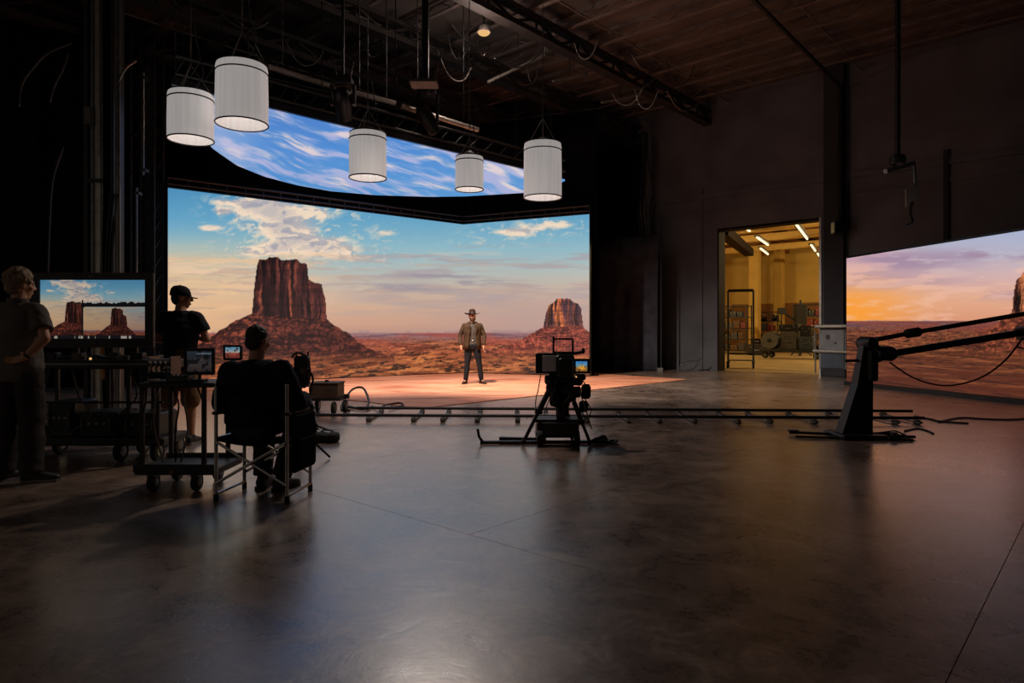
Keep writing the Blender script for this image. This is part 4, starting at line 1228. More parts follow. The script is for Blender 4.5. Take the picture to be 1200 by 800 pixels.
# small operator monitor on the right with a lit picture
om = MB().bbox((rx(680.5), -.14, rz_(428)), (.185, .04, .16), .01).build('operator_monitor', 'black_plastic', rig)
g = np.empty((30, 40, 3)); uu_, vv_ = np.meshgrid(np.linspace(0, 1, 40), np.linspace(1, 0, 30))
g[..., 0] = rx(673.2) + uu_ * (rx(686.2) - rx(673.2)); g[..., 1] = -.163; g[..., 2] = rz_(434) + (1 - vv_) * (rz_(422.5) - rz_(434))
pc = ramp(vv_, [(0, (52, 120, 190)), (.5, (110, 150, 170)), (.62, (180, 130, 60)), (1, (120, 76, 40))])
bl = np.exp(-((uu_ - .55) / .22) ** 2 - ((vv_ - .62) / .22) ** 2)
pc = mixc(pc, (226, 160, 50), np.clip(bl * 1.3, 0, 1)); pc = mixc(pc, (40, 40, 44), np.clip(sm(.6, .7, fbm(uu_ * 9, vv_ * 9, 3)) * .8, 0, 1))
display('picture', g, to_linear(pc), om, 'monitor_picture', world=False)
MB().tube([(rx(674), -.12, rz_(436)), (rx(668), -.05, .78)], .014, 6).build('monitor_arm', 'black_metal', rig)
MB().ball((rx(674), -.16, rz_(440)), .012).build('tally_lamp', 'led_amber', rig)
# open top cage with a frame, and the handle bar
mb = MB()
x0, x1, z0, z1 = rx(648.5), rx(671), rz_(413), rz_(397)
mb.bar((x0, -.02, z0), (x1, -.02, z0), .03, .025); mb.bar((x0, -.02, z1), (x1, -.02, z1), .02, .02)
mb.bar((x0, -.02, z0 - .01), (x0, -.02, rz_(394)), .022, .022, (0, 1, 0)); mb.bar((x1, -.02, z0 - .01), (x1, -.02, z1), .022, .022, (0, 1, 0))
mb.build('top_frame', 'black_metal', rig)
MB().tube([(rx(659), -.02, z0 - .01), (rx(659), -.02, .98)], .018, 8).build('frame_post', 'black_metal', rig)
MB().tube(curve_pts([(rx(660), -.02, rz_(415)), (rx(672), -.03, rz_(414)), (rx(683), -.04, rz_(412))], 4), .018, 8).build('top_handle', 'black_metal', rig)
MB().ball((rx(683), -.04, rz_(411)), (.02, .02, .035)).build('handle_knob', 'black_rubber', rig)
MB().bbox((rx(686), -.06, rz_(458)), (.10, .12, .16), .03).build('accessory_pouch', 'black_fabric', rig)
MB().bbox((rx(679), -.08, rz_(441)), (.12, .10, .07), .02).build('transmitter', 'black_plastic', rig)
MB().bbox((rx(672), -.12, rz_(458)), (.14, .08, .12), .02).build('follow_focus_motor', 'black_plastic', rig)
MB().bbox((rx(644), -.10, rz_(444)), (.12, .10, .10), .02).build('receiver', 'black_plastic', rig)
for (x_, y_, d_, sx, sy, sz, m_) in ((646, 455, -.05, .12, .14, .12, 'black_plastic'), (652, 466, -.10, .16, .14, .16, 'black_fabric'), (668, 462, -.06, .12, .14, .14, 'black_plastic'), (684, 476, .0, .10, .10, .12, 'black_fabric'), (658, 482, -.08, .10, .10, .12, 'black_metal'), (648, 440, -.02, .10, .2, .12, 'black_plastic'), (674, 446, -.02, .16, .12, .10, 'black_plastic'), (664, 419, -.14, .07, .07, .07, 'case_grey'), (670, 429, -.14, .06, .06, .10, 'black_plastic')):
    MB().bbox((rx(x_), d_, rz_(y_)), (sx, sy, sz), .025).build('accessory', m_, rig)
for k in range(9):
    xa, ya = 642 + R.uniform(0, 36), 428 + R.uniform(0, 30)
    MB().tube(curve_pts([(rx(xa), -.19, rz_(ya)), (rx(xa + R.uniform(-8, 8)), -.22, rz_(ya + 8)), (rx(xa + R.uniform(-12, 12)), -.20, rz_(ya + 18)), (rx(xa + R.uniform(-8, 8)), -.14, rz_(ya + 26))], 5), .007, 6).build('cable', 'case_grey' if k % 3 == 0 else 'cable', rig)
for k, c in enumerate((((633, 438), (630, 455), (627, 470), (629, 486)), ((676, 452), (682, 470), (687, 486), (691, 500)), ((655, 430), (651, 446), (644, 462), (638, 478)), ((664, 425), (662, 440), (668, 452), (672, 462)), ((650, 452), (645, 462), (655, 474), (668, 468)), ((683, 465), (690, 478), (684, 488), (680, 480)))):
    MB().tube(curve_pts([(rx(a), -.17 - .01 * k, rz_(b)) for a, b in c], 6), .006 if k != 1 else .008, 6).build('cable', 'grey_metal' if k in (1, 2) else 'cable', rig)

# ------------------------------------------------------------------ jib crane at the right
base = ground(1003, 512.5)
K2 = F / base.y
jib = thing('jib_crane', 'black camera jib crane with twin arms beside the sunset screen', 'crane', base)
def jx(px): return (px - 1003) / K2
def jz(py): return (512.5 - py) / K2
col = [(983, 508, .16), (1018, 508, .16)]
mb = MB()
vs = []
for (xa, xb, y, dep) in ((982.5, 1018, 508, .09), (1001, 1019, 450, .08), (1009, 1021, 405, .06)):
    for (x, d) in ((xa, -dep), (xb, -dep), (xb, dep), (xa, dep)): vs.append((jx(x), d, jz(y)))
mb.add(vs, [(3, 2, 1, 0), (8, 9, 10, 11)] + [(r * 4 + q, r * 4 + (q + 1) % 4, r * 4 + 4 + (q + 1) % 4, r * 4 + 4 + q) for r in range(2) for q in range(4)])
mb.build('column', 'black_metal', jib)
MB().bbox((jx(1002), 0, .035), (.52, .5, .05), .015).build('base_plate', 'black_metal', jib)
MB().bbox((jx(1018), -.02, jz(428)), (.11, .22, .36), .02).build('pivot_housing', 'black_metal', jib)
MB().lathe([(.06, -.14), (.075, -.12), (.075, .12), (.06, .14)], (jx(1016), 0, jz(402)), 18, 'Y').build('upper_pivot', 'black_metal', jib, True)
MB().lathe([(.07, -.15), (.085, -.12), (.085, .12), (.07, .15)], (jx(1037), 0, jz(414)), 18, 'Y').build('lower_pivot', 'black_metal', jib, True)
MB().bar((jx(1018), 0, jz(400)), (jx(1040), 0, jz(416)), .06, .05).build('pivot_link', 'black_metal', jib)
MB().bar((jx(1022), 0, jz(424)), (jx(1040), 0, jz(416)), .10, .05).build('pivot_link', 'black_metal', jib)
MB().tube([(jx(991), .02, jz(423)), (jx(1012), 0, jz(422))], .016, 8).build('brake_lever', 'black_metal', jib)
MB().tube([(jx(1020), .0, jz(399)), (jx(1068), -.05, jz(389.5)), (jx(1200), -.18, jz(366)), (jx(1290), -.27, jz(350))], .028, 10).build('upper_arm', 'black_metal', jib, True)
MB().tube([(jx(1057), -.04, jz(391.5)), (jx(1060), -.04, jz(391)), (jx(1074), -.05, jz(388.5)), (jx(1077), -.05, jz(388))], 0, 12, [.03, .055, .055, .03]).build('arm_sleeve', 'black_rubber', jib, True)
MB().bar((jx(1040), 0, jz(415)), (jx(1290), -.25, jz(371.5)), .07, .075).build('lower_arm', 'black_metal', jib)
MB().bar((jx(1184), -.15, jz(391)), (jx(1214), -.18, jz(386)), .16, .15).build('arm_joint', 'black_metal', jib)
MB().bar((jx(1187), -.16, jz(389)), (jx(1200), -.18, jz(368)), .05, .05).build('arm_strut', 'black_metal', jib)
MB().bbox((jx(1292), -.26, jz(366)), (.12, .2, .4), .02).build('camera_mount', 'black_metal', jib)
MB().tube(curve_pts([(jx(1037), -.1, jz(424)), (jx(1060), -.12, jz(440)), (jx(1085), -.14, jz(449)), (jx(1110), -.16, jz(449.5)), (jx(1140), -.17, jz(440)), (jx(1165), -.18, jz(421)), (jx(1184), -.19, jz(396))], 6), .010, 6).build('cable', 'cable', jib, True)
MB().tube(curve_pts([(jx(1178), -.18, jz(406)), (jx(1190), -.18, jz(409)), (jx(1204), -.2, jz(417))], 6), .009, 6).build('cable', 'cable', jib, True)
# feet and bars on the floor
MB().bar((jx(930), -.05, .02), (jx(1052), -.30, .02), .035, .025).build('outrigger', 'black_metal', jib)
MB().bar((jx(934), .22, .03), (jx(1000), .02, .03), .05, .03).build('outrigger', 'black_metal', jib)
MB().bar((jx(1000), .02, .03), (jx(1064), -.14, .03), .05, .03).build('outrigger', 'black_metal', jib)
MB().bar((jx(1012), .05, .05), (jx(1046), -.2, .04), .05, .04).build('outrigger', 'black_metal', jib)
for k in range(5):
    MB().tube(curve_pts([(jx(1012 + 6 * k), -.1 + .03 * k, .06), (jx(1024 + 5 * k), -.12, .05 + .01 * k), (jx(1038 + 4 * k), -.14 - .02 * k, .02), (jx(1048 + 5 * k), -.05 + .05 * k, .02)], 5), .010, 6).build('loose_cable', 'cable', jib)
MB().box((jx(938), .2, .05), (.12, .04, .02)).build('clamp_handle', 'case_blue', jib)
MB().box((jx(1036), -.2, .07), (.05, .05, .05)).build('screw_foot', 'grey_metal', jib)
cable([ground(1060, 506) + Vector((0, 0, .012)), ground(1074, 503) + Vector((0, 0, .012)), ground(1085, 505) + Vector((0, 0, .012)), ground(1094, 509) + Vector((0, 0, .012))], .012, 'short cable end lying on the floor near the jib feet')
cable([ground(1072, 488.5) + Vector((0, 0, .014)), ground(1090, 492) + Vector((0, 0, .014)), ground(1104, 495) + Vector((0, 0, .014)), ground(1135, 497) + Vector((0, 0, .014))], .014, 'floor cable running on from the end of the dolly track')
cable([ground(1100, 495.5) + Vector((0, 0, .016)), ground(1125, 490.5) + Vector((0, 0, .014)), ground(1155, 492) + Vector((0, 0, .014)), ground(1186, 492.5) + Vector((0, 0, .014)), ground(1215, 490) + Vector((0, 0, .014))], .014, 'floor cable snaking past the sunset screen')

# ------------------------------------------------------------------ monitor cart at the left
mc = ground(104, 540); mc.x = -4.02; mc.y = 6.62
cart = thing('monitor_cart', 'wide black two-shelf video cart under the big monitor', 'cart', mc)
CW, CD = 1.42, .52
def cy(py, Y=None): return EYE + (HY - py) / F * (Y or 6.4)
ztop, zlow = cy(427), cy(517)
MB().bbox((0, 0, ztop), (CW, CD, .085), .012).build('top_shelf', 'black_metal', cart)
MB().bbox((0, -CD / 2 - .006, ztop + .005), (CW * .98, .012, .02), .004).build('shelf_edge', 'grey_metal', cart)
MB().bbox((0, 0, zlow), (CW, CD, .075), .012).build('lower_shelf', 'black_metal', cart)
for sx in (-.62, -.10, .36, .64):
    for sy in (-1, 1):
        if sx == -.10 and sy < 0 or sx == .64 and sy > 0: continue
        MB().bbox((sx, sy * (CD / 2 - .04), (ztop + zlow) / 2), (.035, .035, ztop - zlow), .004).build('post', 'black_metal', cart)
MB().tube([(-.70, -CD / 2 + .02, cy(471)), (.70, -CD / 2 + .02, cy(471))], .012, 6).build('cross_rail', 'black_metal', cart)
for sx, sy in ((-.58, -.2), (-.58, .2), (.27, -.2), (.27, .2), (.62, -.2), (.62, .2)):
    wheel((sx, sy, .10), .10, .05, 'caster', cart)
    MB().box((sx, sy, .19), (.09, .09, .04)).build('caster_fork', 'grey_metal', cart)
for k in range(9):
    x = -.6 + .14 * k
    MB().bbox((x, -.12 + .05 * (k % 3), ztop + .06 + .012 * (k % 2)), (.09, .10, .05 + .024 * (k % 2)), .008).build('connector_box', 'black_plastic' if k % 3 else 'case_grey', cart)
MB().ball((-.02, -.2, ztop + .055), .012).build('pilot_lamp', 'led_amber', cart)
for k in range(6):
    x = R.uniform(-.6, .6)
    MB().tube(curve_pts([(x, -.24, ztop - .05), (x + R.uniform(-.1, .1), -.26, ztop - .3), (x + R.uniform(-.2, .2), -.24, zlow + .25), (x + R.uniform(-.1, .1), -.2, zlow + .06)], 6), .009, 6).build('cable', 'cable' if k % 2 else 'case_grey', cart)
def gear_box(loc, s, label, m='black_plastic', name='equipment_case', cat='case', group=None, rz=0.0):
    t = thing(name, label, cat, loc, rz, group)
    MB().bbox((0, 0, s[2] / 2), s, .015).build('body', m, t)
    MB().bbox((0, -s[1] / 2 - .006, s[2] * .5), (s[0] * .84, .014, s[2] * .7), .006).build('front_panel', 'black_metal', t)
    for q in (-1, 1): MB().tube([(q * s[0] * .36, -s[1] / 2 - .03, s[2] * .3), (q * s[0] * .36, -s[1] / 2 - .03, s[2] * .7)], .008, 6).build('rack_handle', 'grey_metal', t)
    for q in range(3): MB().box((s[0] * (-.2 + .2 * q), -s[1] / 2 - .015, s[2] * .55), (.03, .008, .02)).build('knob', 'grey_metal', t)
    return t
zs = zlow + .0385
gear_box(mc + Vector((-.30, -.02, zs)), (.26, .38, .34), 'tall black equipment case on the lower cart shelf, left of two low ones', group='cases on the lower cart shelf')
gear_box(mc + Vector((.06, -.03, zs)), (.36, .38, .24), 'low black equipment case in the middle of the lower cart shelf', group='cases on the lower cart shelf')
gear_box(mc + Vector((.47, -.03, zs)), (.34, .38, .23), 'low black equipment case on the lower cart shelf beside the caster', group='cases on the lower cart shelf')

# the big monitor on its stand
mo = mc + Vector((-.03, 0, ztop + .0425))
mon = thing('monitor', 'big flat monitor on the video cart showing two desert buttes', 'monitor', mo)
YM = mc.y - .06
def mp_(px, py): q = at(px, py, YM); return q - mo
a, b = mp_(36, 406.5), mp_(181, 320.5)
cxm, czm = (a.x + b.x) / 2, (a.z + b.z) / 2
s0, s1 = mp_(47.5, 396.5), mp_(171, 328)
mb = MB()
yb0, yb1 = -.08, -.05
mb.box(((a.x + s0.x) / 2, (yb0 + yb1) / 2, czm), (s0.x - a.x, yb1 - yb0, b.z - a.z)); mb.box(((b.x + s1.x) / 2, (yb0 + yb1) / 2, czm), (b.x - s1.x, yb1 - yb0, b.z - a.z))
mb.box(((s0.x + s1.x) / 2, (yb0 + yb1) / 2, (a.z + s0.z) / 2), (s1.x - s0.x, yb1 - yb0, s0.z - a.z)); mb.box(((s0.x + s1.x) / 2, (yb0 + yb1) / 2, (b.z + s1.z) / 2), (s1.x - s0.x, yb1 - yb0, b.z - s1.z))
mb.build('bezel', 'black_plastic', mon)
MB().bbox((cxm, -.03, czm), (b.x - a.x - .06, .04, b.z - a.z - .06), .01).build('back_shell', 'black_plastic', mon)
mb = MB()
for (p_, q_) in (((a.x, a.z), (b.x, a.z)), ((b.x, a.z), (b.x, b.z)), ((b.x, b.z), (a.x, b.z)), ((a.x, b.z), (a.x, a.z))):
    mb.tube([(p_[0], yb0 - .004, p_[1]), (q_[0], yb0 - .004, q_[1])], .007, 6)
mb.build('edge_strip', 'case_grey', mon)
g = np.empty((150, 270, 3)); U_, V_ = np.meshgrid(np.linspace(0, 1, 270), np.linspace(1, 0, 150))
g[..., 0] = s0.x + U_ * (s1.x - s0.x); g[..., 1] = -.062; g[..., 2] = s0.z + (1 - V_) * (s1.z - s0.z)
display('picture', g, to_linear(monitor_picture(U_, V_)), mon, 'monitor_picture', world=False)
for px in (80, 150):
    q = mp_(px, 405); MB().bbox((q.x, .05, q.z / 2 + .05), (.07, .05, q.z + .12), .008).build('stand_leg', 'black_metal', mon)
MB().bbox((cxm, .06, .012), (.9, .26, .024), .008).build('stand_base', 'black_metal', mon)
MB().box((cxm + .03, -.084, a.z + .04), (.05, .01, .02)).build('maker_badge', 'case_grey', mon)
MB().box((cxm, -.084, b.z - .03), (.05, .01, .016)).build('camera_dot', 'case_grey', mon)

# ------------------------------------------------------------------ small rolling cart with field monitors
sc_ = ground(214, 577); sc_ = Vector((-2.60, 5.42, 0))
sc2 = thing('rolling_cart', 'small black rolling cart with field monitors beside the director chair', 'cart', sc_)
W2, D2 = .60, .50
zt = EYE + (HY - 451) / F * 5.2; zb = EYE + (HY - 552) / F * 5.2
MB().bbox((0, 0, zt), (W2, D2, .035), .008).build('top_shelf', 'black_metal', sc2)
mb = MB(); mb.bbox((0, 0, zb), (W2 + .04, D2, .05), .008)
for sy in (-1, 1): mb.box((0, sy * D2 / 2, zb + .03), (W2 + .04, .02, .06))
mb.build('bottom_deck', 'black_metal', sc2)
for sx in (-.27, .21):
    for sy in (-.22, .22):
        MB().bbox((sx, sy, (zt + zb) / 2), (.032, .032, zt - zb), .004).build('post', 'black_metal', sc2)
for sx in (-.2, .14):
    for sy in (-.19, .19):
        wheel((sx, sy, .068), .068, .045, 'caster', sc2)
        MB().box((sx, sy, .125), (.07, .07, .03)).build('caster_fork', 'grey_metal', sc2)
MB().bbox((-.02, -D2 / 2 - .012, zb), (.03, .014, .03), .004).build('latch', 'cardboard', sc2)
for k in range(5):
    x = -.25 + .1 * k
    MB().tube(curve_pts([(x, -.2, zt - .02), (x + R.uniform(-.08, .08), -.24, zt - .15), (x + R.uniform(-.1, .1), -.22, zt - .34), (x + R.uniform(-.06, .06), -.15, zb + .06)], 6), .007, 6).build('cable', 'grey_metal' if k % 2 else 'cable', sc2)
# gear on its shelf
def field_monitor(loc, w, h, label, rz, pic, zf=.06):
    t = thing('field_monitor', label, 'monitor', loc, rz)
    MB().bbox((0, 0, .01), (w * .4, .12, .02), .004).build('foot', 'black_metal', t)
    MB().tube([(0, 0, .02), (0, .01, zf + .01)], .012, 6).build('stem', 'black_metal', t)
    MB().bbox((0, .012, zf + h / 2), (w, .035, h), .006).build('case', 'black_plastic', t)
    mb = MB()
    for (x0, z0, x1, z1) in ((-w / 2, zf, w / 2, zf), (w / 2, zf, w / 2, zf + h), (w / 2, zf + h, -w / 2, zf + h), (-w / 2, zf + h, -w / 2, zf)):
        mb.bar((x0, -.008, z0), (x1, -.008, z1), .012, .012, (0, 1, 0))
    mb.build('bezel', 'black_metal', t)
    g = np.empty((40, 50, 3)); U1, V1 = np.meshgrid(np.linspace(0, 1, 50), np.linspace(1, 0, 40))
    g[..., 0] = (U1 - .5) * w * .84; g[..., 1] = -.010; g[..., 2] = zf + h * .5 + (.5 - V1) * h * .80
    display('picture', g, to_linear(pic(U1, V1)), t, 'monitor_picture', world=False)
    return t
def pic_a(u, v):
    c = ramp(v, [(0, (34, 44, 52)), (.2, (30, 34, 40)), (.7, (52, 44, 44)), (1, (36, 30, 30))])
    c = mixc(c, (74, 56, 46), np.clip(np.exp(-((u - .5) / .14) ** 2 - ((v - .5) / .4) ** 2), 0, 1) * sm(.4, .6, fbm(u * 8, v * 5, 2)))
    c = mixc(c, (12, 12, 14), sm(.55, .62, fbm(u * 6 + 3, v * 4, 9)) * .9)
    return mixc(c, (150, 170, 180), sm(.04, .02, np.abs(v - .12)) * sm(.3, .5, u) * .5)
def pic_b(u, v):
    c = ramp(v, [(0, (70, 130, 160)), (.45, (150, 160, 160)), (.55, (150, 70, 56)), (1, (90, 40, 36))])
    return mixc(c, (60, 30, 28), sm(.5, .62, fbm(u * 6, v * 6, 12)) * .7)
tz = zt + .0185
field_monitor(sc_ + Vector((.12, -.10, tz)), .225, .20, 'small framed field monitor with a dark picture on the rolling cart', .08, pic_a)
t = thing('patch_bay', 'open metal patch bay of cables on the rolling cart', 'patch bay', sc_ + Vector((-.19, -.04, tz)))
for sx in (-.085, .085): MB().box((sx, 0, .10), (.012, .16, .20)).build('side_plate', 'grey_metal', t)
MB().bbox((0, -.03, .15), (.18, .12, .055), .006).build('module', 'grey_metal', t)
MB().bbox((0, -.02, .05), (.17, .14, .05), .006).build('module', 'black_plastic', t)
for k in range(5): MB().tube(curve_pts([(-.07 + .035 * k, -.09, .15), (-.08 + .04 * k, -.13, .10), (-.06 + .035 * k, -.10, .03)], 4), .006, 5).build('patch_lead', 'cable', t)
for k in range(4): MB().lathe([(.011, 0), (.011, .012)], (-.06 + .04 * k, -.10, .155), 8, 'Y').build('socket', 'bright_metal', t)
t = thing('mixer_box', 'small black control box with knobs on the rolling cart top', 'control box', sc_ + Vector((-.02, -.14, tz)))
MB().bbox((0, 0, .025), (.16, .12, .05), .008).build('body', 'black_plastic', t)
for k in range(4): MB().lathe([(.010, .05), (.008, .066)], (-.05 + .034 * k, -.02, 0), 8).build('knob', 'grey_metal', t)
# stand with a receiver and second monitor, beyond the seated man
q = Vector((-2.04, 6.45, 0))
t = thing('receiver_stand', 'slim stand with a cabled video receiver beyond the seated man', 'stand', q)
MB().tube([(0, 0, .06), (0, 0, 1.0)], .018, 8).build('mast', 'black_metal', t)
for k in range(3):
    a_ = k * 2.094 + .4; MB().tube([(0, 0, .30), (.28 * math.cos(a_), .28 * math.sin(a_), .015)], .012, 6).build('leg', 'black_metal', t)
MB().bbox((.02, 0, .86), (.14, .10, .30), .02).build('receiver', 'black_plastic', t)
for k in range(3): MB().tube([(-.03 + .05 * k, 0, 1.0), (-.04 + .06 * k, 0, 1.05)], .008, 6).build('antenna', 'black_rubber', t)
MB().tube(curve_pts([(.07, -.05, .9), (.14, -.06, .8), (.10, -.06, .6), (.03, -.03, .4)], 5), .010, 6).build('cable', 'cable', t)
for k in range(6):
    MB().bbox((-.05 + .05 * (k % 3), -.06, .74 + .10 * (k // 3) + .03 * (k % 2)), (.05, .05, .07), .01).build('module', 'case_grey' if k % 2 else 'black_plastic', t)
MB().tube(curve_pts([(-.06, -.06, 1.0), (.0, -.08, 1.04), (.08, -.06, 1.0), (.11, -.05, .86), (.09, -.05, .74)], 5), .012, 6).build('cable', 'case_grey', t)
field_monitor(sc_ + Vector((.285, .14, tz)), .145, .115, 'smaller field monitor with a red and blue picture on the rolling cart', -.06, pic_b, .165)

# ------------------------------------------------------------------ wooden box cart, sandbag and cables near the set
p = ground(377, 489); p = Vector((-2.86, 10.35, 0))
t = thing('box_cart', 'small wheeled cart carrying a wooden box behind the dolly track', 'cart', p)
MB().bbox((0, 0, .345), (.44, .40, .22), .008).build('box', 'wood_case', t)
MB().bbox((0, 0, .465), (.46, .42, .022), .006).build('box_lid', 'wood_case', t)
MB().bbox((.0, 0, .49), (.05, .05, .03), .006).build('lid_knob', 'black_metal', t)
MB().bbox((0, 0, .215), (.52, .42, .03), .006).build('deck', 'black_metal', t)
for sx, sy in ((.16, -.2), (.27, .05), (-.2, -.2), (-.2, .2)): wheel((sx, sy, .095), .095, .05, 'wheel', t)
MB().tube([(-.30, -.2, .26), (-.10, -.24, .25)], .014, 6).build('tow_bar', 'grey_metal', t)
MB().bbox((.3, .02, .25), (.08, .08, .07), .01).build('winch', 'black_metal', t)
up = Vector((0, 0, .03))
cable([Vector((-2.5, 10.3, .03)), ground(400, 479) + up, ground(412, 468.5) + up * 6, ground(425, 467.5) + up * 7, ground(432, 475) + up * 3, ground(428, 481) + up, ground(415, 480) + up, ground(402, 477.5) + up], .02, 'thick cable looping on the floor from the wooden box cart')
cable([ground(405, 477.5) + up, ground(428, 481.5) + up, ground(436, 478.5) + up, ground(444, 481) + up, ground(452, 476.5) + up, ground(468, 474) + up, ground(472, 477) + up, ground(456, 481) + up], .016, 'thin cable trailing on the floor towards the dirt covering')
p = ground(380, 518.8)
t = thing('sandbag', 'black weight bag with looped straps lying on the floor before the track', 'sandbag', p + Vector((0, .06, 0)))
MB().loft([((-.155, 0, .055), .02, .03), ((-.14, 0, .055), .08, .05), ((-.05, 0, .06), .10, .06), ((.02, 0, .052), .085, .052), ((.08, 0, .06), .10, .06), ((.14, 0, .055), .07, .05), ((.155, 0, .055), .02, .03)], 16, (0, 1, 0), (0, 0, 1), 2.6).build('bag', 'sandbag', t, 'all')
MB().tube(curve_pts([(-.10, -.02, .11), (-.12, 0, .20), (-.13, 0, .27), (-.10, .02, .18), (.08, .02, .12)], 6), .010, 6).build('strap', 'black_fabric', t)
MB().tube(curve_pts([(-.06, 0, .11), (-.02, 0, .135), (.05, 0, .13), (.10, 0, .11)], 6), .010, 6).build('strap', 'grey_metal', t)
cable([p + Vector((-.10, .1, .14)), ground(368, 497) + Vector((0, 0, .16)), ground(364, 485) + Vector((0, 0, .25)), Vector((-3.0, 9.95, .10))], .012, 'thin cable from the weight bag up to the wooden box cart')

# ------------------------------------------------------------------ director chair
ch = Vector((-1.868, 5.06, 0)); CR = math.radians(-7)
chair = thing('director_chair', 'folding director chair with pale metal frame and black canvas', 'chair', ch, CR)
HW, HD = .272, .20
for s in (-1, 1):
    MB().tube([(s * HW, -HD, .02), (s * HW, -HD, .86 if s > 0 else .84)], .0135, 8).build('back_leg', 'bright_metal', chair)
    MB().tube([(s * HW, HD, .02), (s * HW, HD, .63)], .0135, 8).build('front_leg', 'bright_metal', chair)
    MB().tube([(s * HW, -HD, .055), (s * HW, HD, .055)], .011, 8).build('bottom_rail', 'bright_metal', chair)
    MB().tube([(s * HW, -HD, .46), (s * HW, HD, .46)], .011, 8).build('seat_rail', 'bright_metal', chair)
    MB().bbox((s * HW, .02, .645), (.05, .48, .022), .006).build('armrest', 'black_plastic', chair)
    for sy in (-HD, HD): MB().lathe([(.018, 0), (.018, .05), (.014, .055)], (s * HW, sy, .001), 10).build('foot', 'black_rubber', chair)
for sy in (-HD - .016, HD + .016):
    MB().tube([(-HW, sy, .13), (HW, sy - .002, .44)], .0115, 8).build('cross_brace', 'bright_metal', chair)
    MB().tube([(HW, sy + .01, .13), (-HW, sy + .008, .44)], .0115, 8).build('cross_brace', 'bright_metal', chair)
# seat and back canvas, slightly sagging
mb = MB(); vs = []; fs = []
for k, zo in enumerate((0, -.012)):
    for j in range(2):
        for i in range(13):
            q = i / 12; vs.append(((q - .5) * 2 * HW, (-HD + .0 if j == 0 else HD), .455 - .035 * math.sin(q * math.pi) + zo))
for k in range(2):
    for i in range(12): a = k * 26 + i; fs.append((a, a + 1, a + 14, a + 13))
for i in range(12): fs.append((i, i + 1, i + 27, i + 26)); fs.append((13 + i, 14 + i, 40 + i, 39 + i))
mb.add(vs, fs).build('seat_canvas', 'black_fabric', chair, 'all')
vs = []; fs = []
for k, yo in enumerate((0, .012)):
    for j in range(2):
        for i in range(13):
            q = i / 12; vs.append(((q - .5) * 2 * HW, -HD - .028 * math.sin(q * math.pi) + yo - .008, .64 if j == 0 else .845 + .0 * q))
for k in range(2):
    for i in range(12): a = k * 26 + i; fs.append((a, a + 1, a + 14, a + 13))
for i in range(12): fs.append((i, i + 1, i + 27, i + 26)); fs.append((13 + i, 14 + i, 40 + i, 39 + i))
MB().add(vs, fs).build('back_canvas', 'black_fabric', chair, 'all')
# side pocket on the right arm
mb = MB().bbox((HW + .028, .02, .42), (.035, .36, .42), .012); mb.build('side_bag', 'black_fabric', chair)
MB().bbox((HW + .052, .02, .34), (.02, .30, .22), .008).build('bag_pocket', 'black_fabric', chair)
for sy in (-.14, .18): MB().bbox((HW + .02, sy, .645), (.02, .03, .06), .004).build('bag_strap', 'black_fabric', chair)

# ------------------------------------------------------------------ people
def fuse(mb, name, material, parent, voxel=.01, smooth=4, wrinkle=0.0, wscale=9.0, seed=0):
    # melts overlapping closed volumes into one continuous smooth surface
    me = bpy.data.meshes.new('volume'); me.from_pydata([tuple(p) for p in mb.v], [], mb.f)
    import bmesh
    bm = bmesh.new(); bm.from_mesh(me); bmesh.ops.recalc_face_normals(bm, faces=bm.faces); bm.to_mesh(me); bm.free()
    ob = bpy.data.objects.new('volume', me); SC.collection.objects.link(ob)
    r = ob.modifiers.new('remesh', 'REMESH'); r.mode = 'VOXEL'; r.voxel_size = voxel
    s = ob.modifiers.new('smooth', 'SMOOTH'); s.factor = .5; s.iterations = smooth
    dg = bpy.context.evaluated_depsgraph_get()
    out = bpy.data.meshes.new_from_object(ob.evaluated_get(dg))
    bpy.data.objects.remove(ob); bpy.data.meshes.remove(me)
    if wrinkle:
        n = len(out.vertices); co = np.empty(n * 3, np.float32); no = np.empty(n * 3, np.float32)
        out.vertices.foreach_get('co', co); out.vertex_normals.foreach_get('vector', no)
        co = co.reshape(-1, 3); no = no.reshape(-1, 3)
        w = fbm(co[:, 0] * wscale + co[:, 1] * wscale * .7, co[:, 2] * wscale * 1.6 + co[:, 1] * 3, seed, 3) - .5
        co = co + no * (w * wrinkle * 2)[:, None]
        out.vertices.foreach_set('co', co.astype(np.float32).ravel()); out.update()
    out.name = name
    out.polygons.foreach_set('use_smooth', [True] * len(out.polygons))
    out.materials.clear(); out.materials.append(M[material])
    o = bpy.data.objects.new(name, out); SC.collection.objects.link(o); o.parent = parent
    return o
V = Vector
def torso(mb, J, grow=0.0, low=-.10, neck=True, bulk=1.0):
    rt = (J['shR'] - J['shL']).normalized(); hp = (J['hipR'] - J['hipL']).normalized()
    up = (J['neck'] - J['pelvis']).normalized()
    rt = ((rt + hp) / 2).normalized(); fw = up.cross(rt).normalized()
    sh = (J['shL'] + J['shR']) / 2
    P, W_, C_ = J['pelvis'], J['waist'], J['chest']
    rings = [(P + up * low, .145 + grow, .105 + grow), (P, .168 * bulk + grow, .12 * bulk + grow), (P.lerp(W_, .5), .158 * bulk + grow, .118 * bulk + grow), (W_, .15 * bulk + grow, .112 * bulk + grow),
             (W_.lerp(C_, .55), .168 * bulk + grow, .12 * bulk + grow), (C_, .178 * bulk + grow, .122 * bulk + grow), (C_.lerp(sh, .6), .178 + grow, .108 + grow), (sh + up * .012, .15 + grow, .075 + grow)]
    if neck: rings += [(sh.lerp(J['neck'], .6) + up * .01, .088 + grow, .062 + grow), (J['neck'] + up * .01, .06 + grow * .5, .058 + grow * .5)]
    mb.loft(rings, 20, rt, fw, 2.25)
    return rt, fw, up
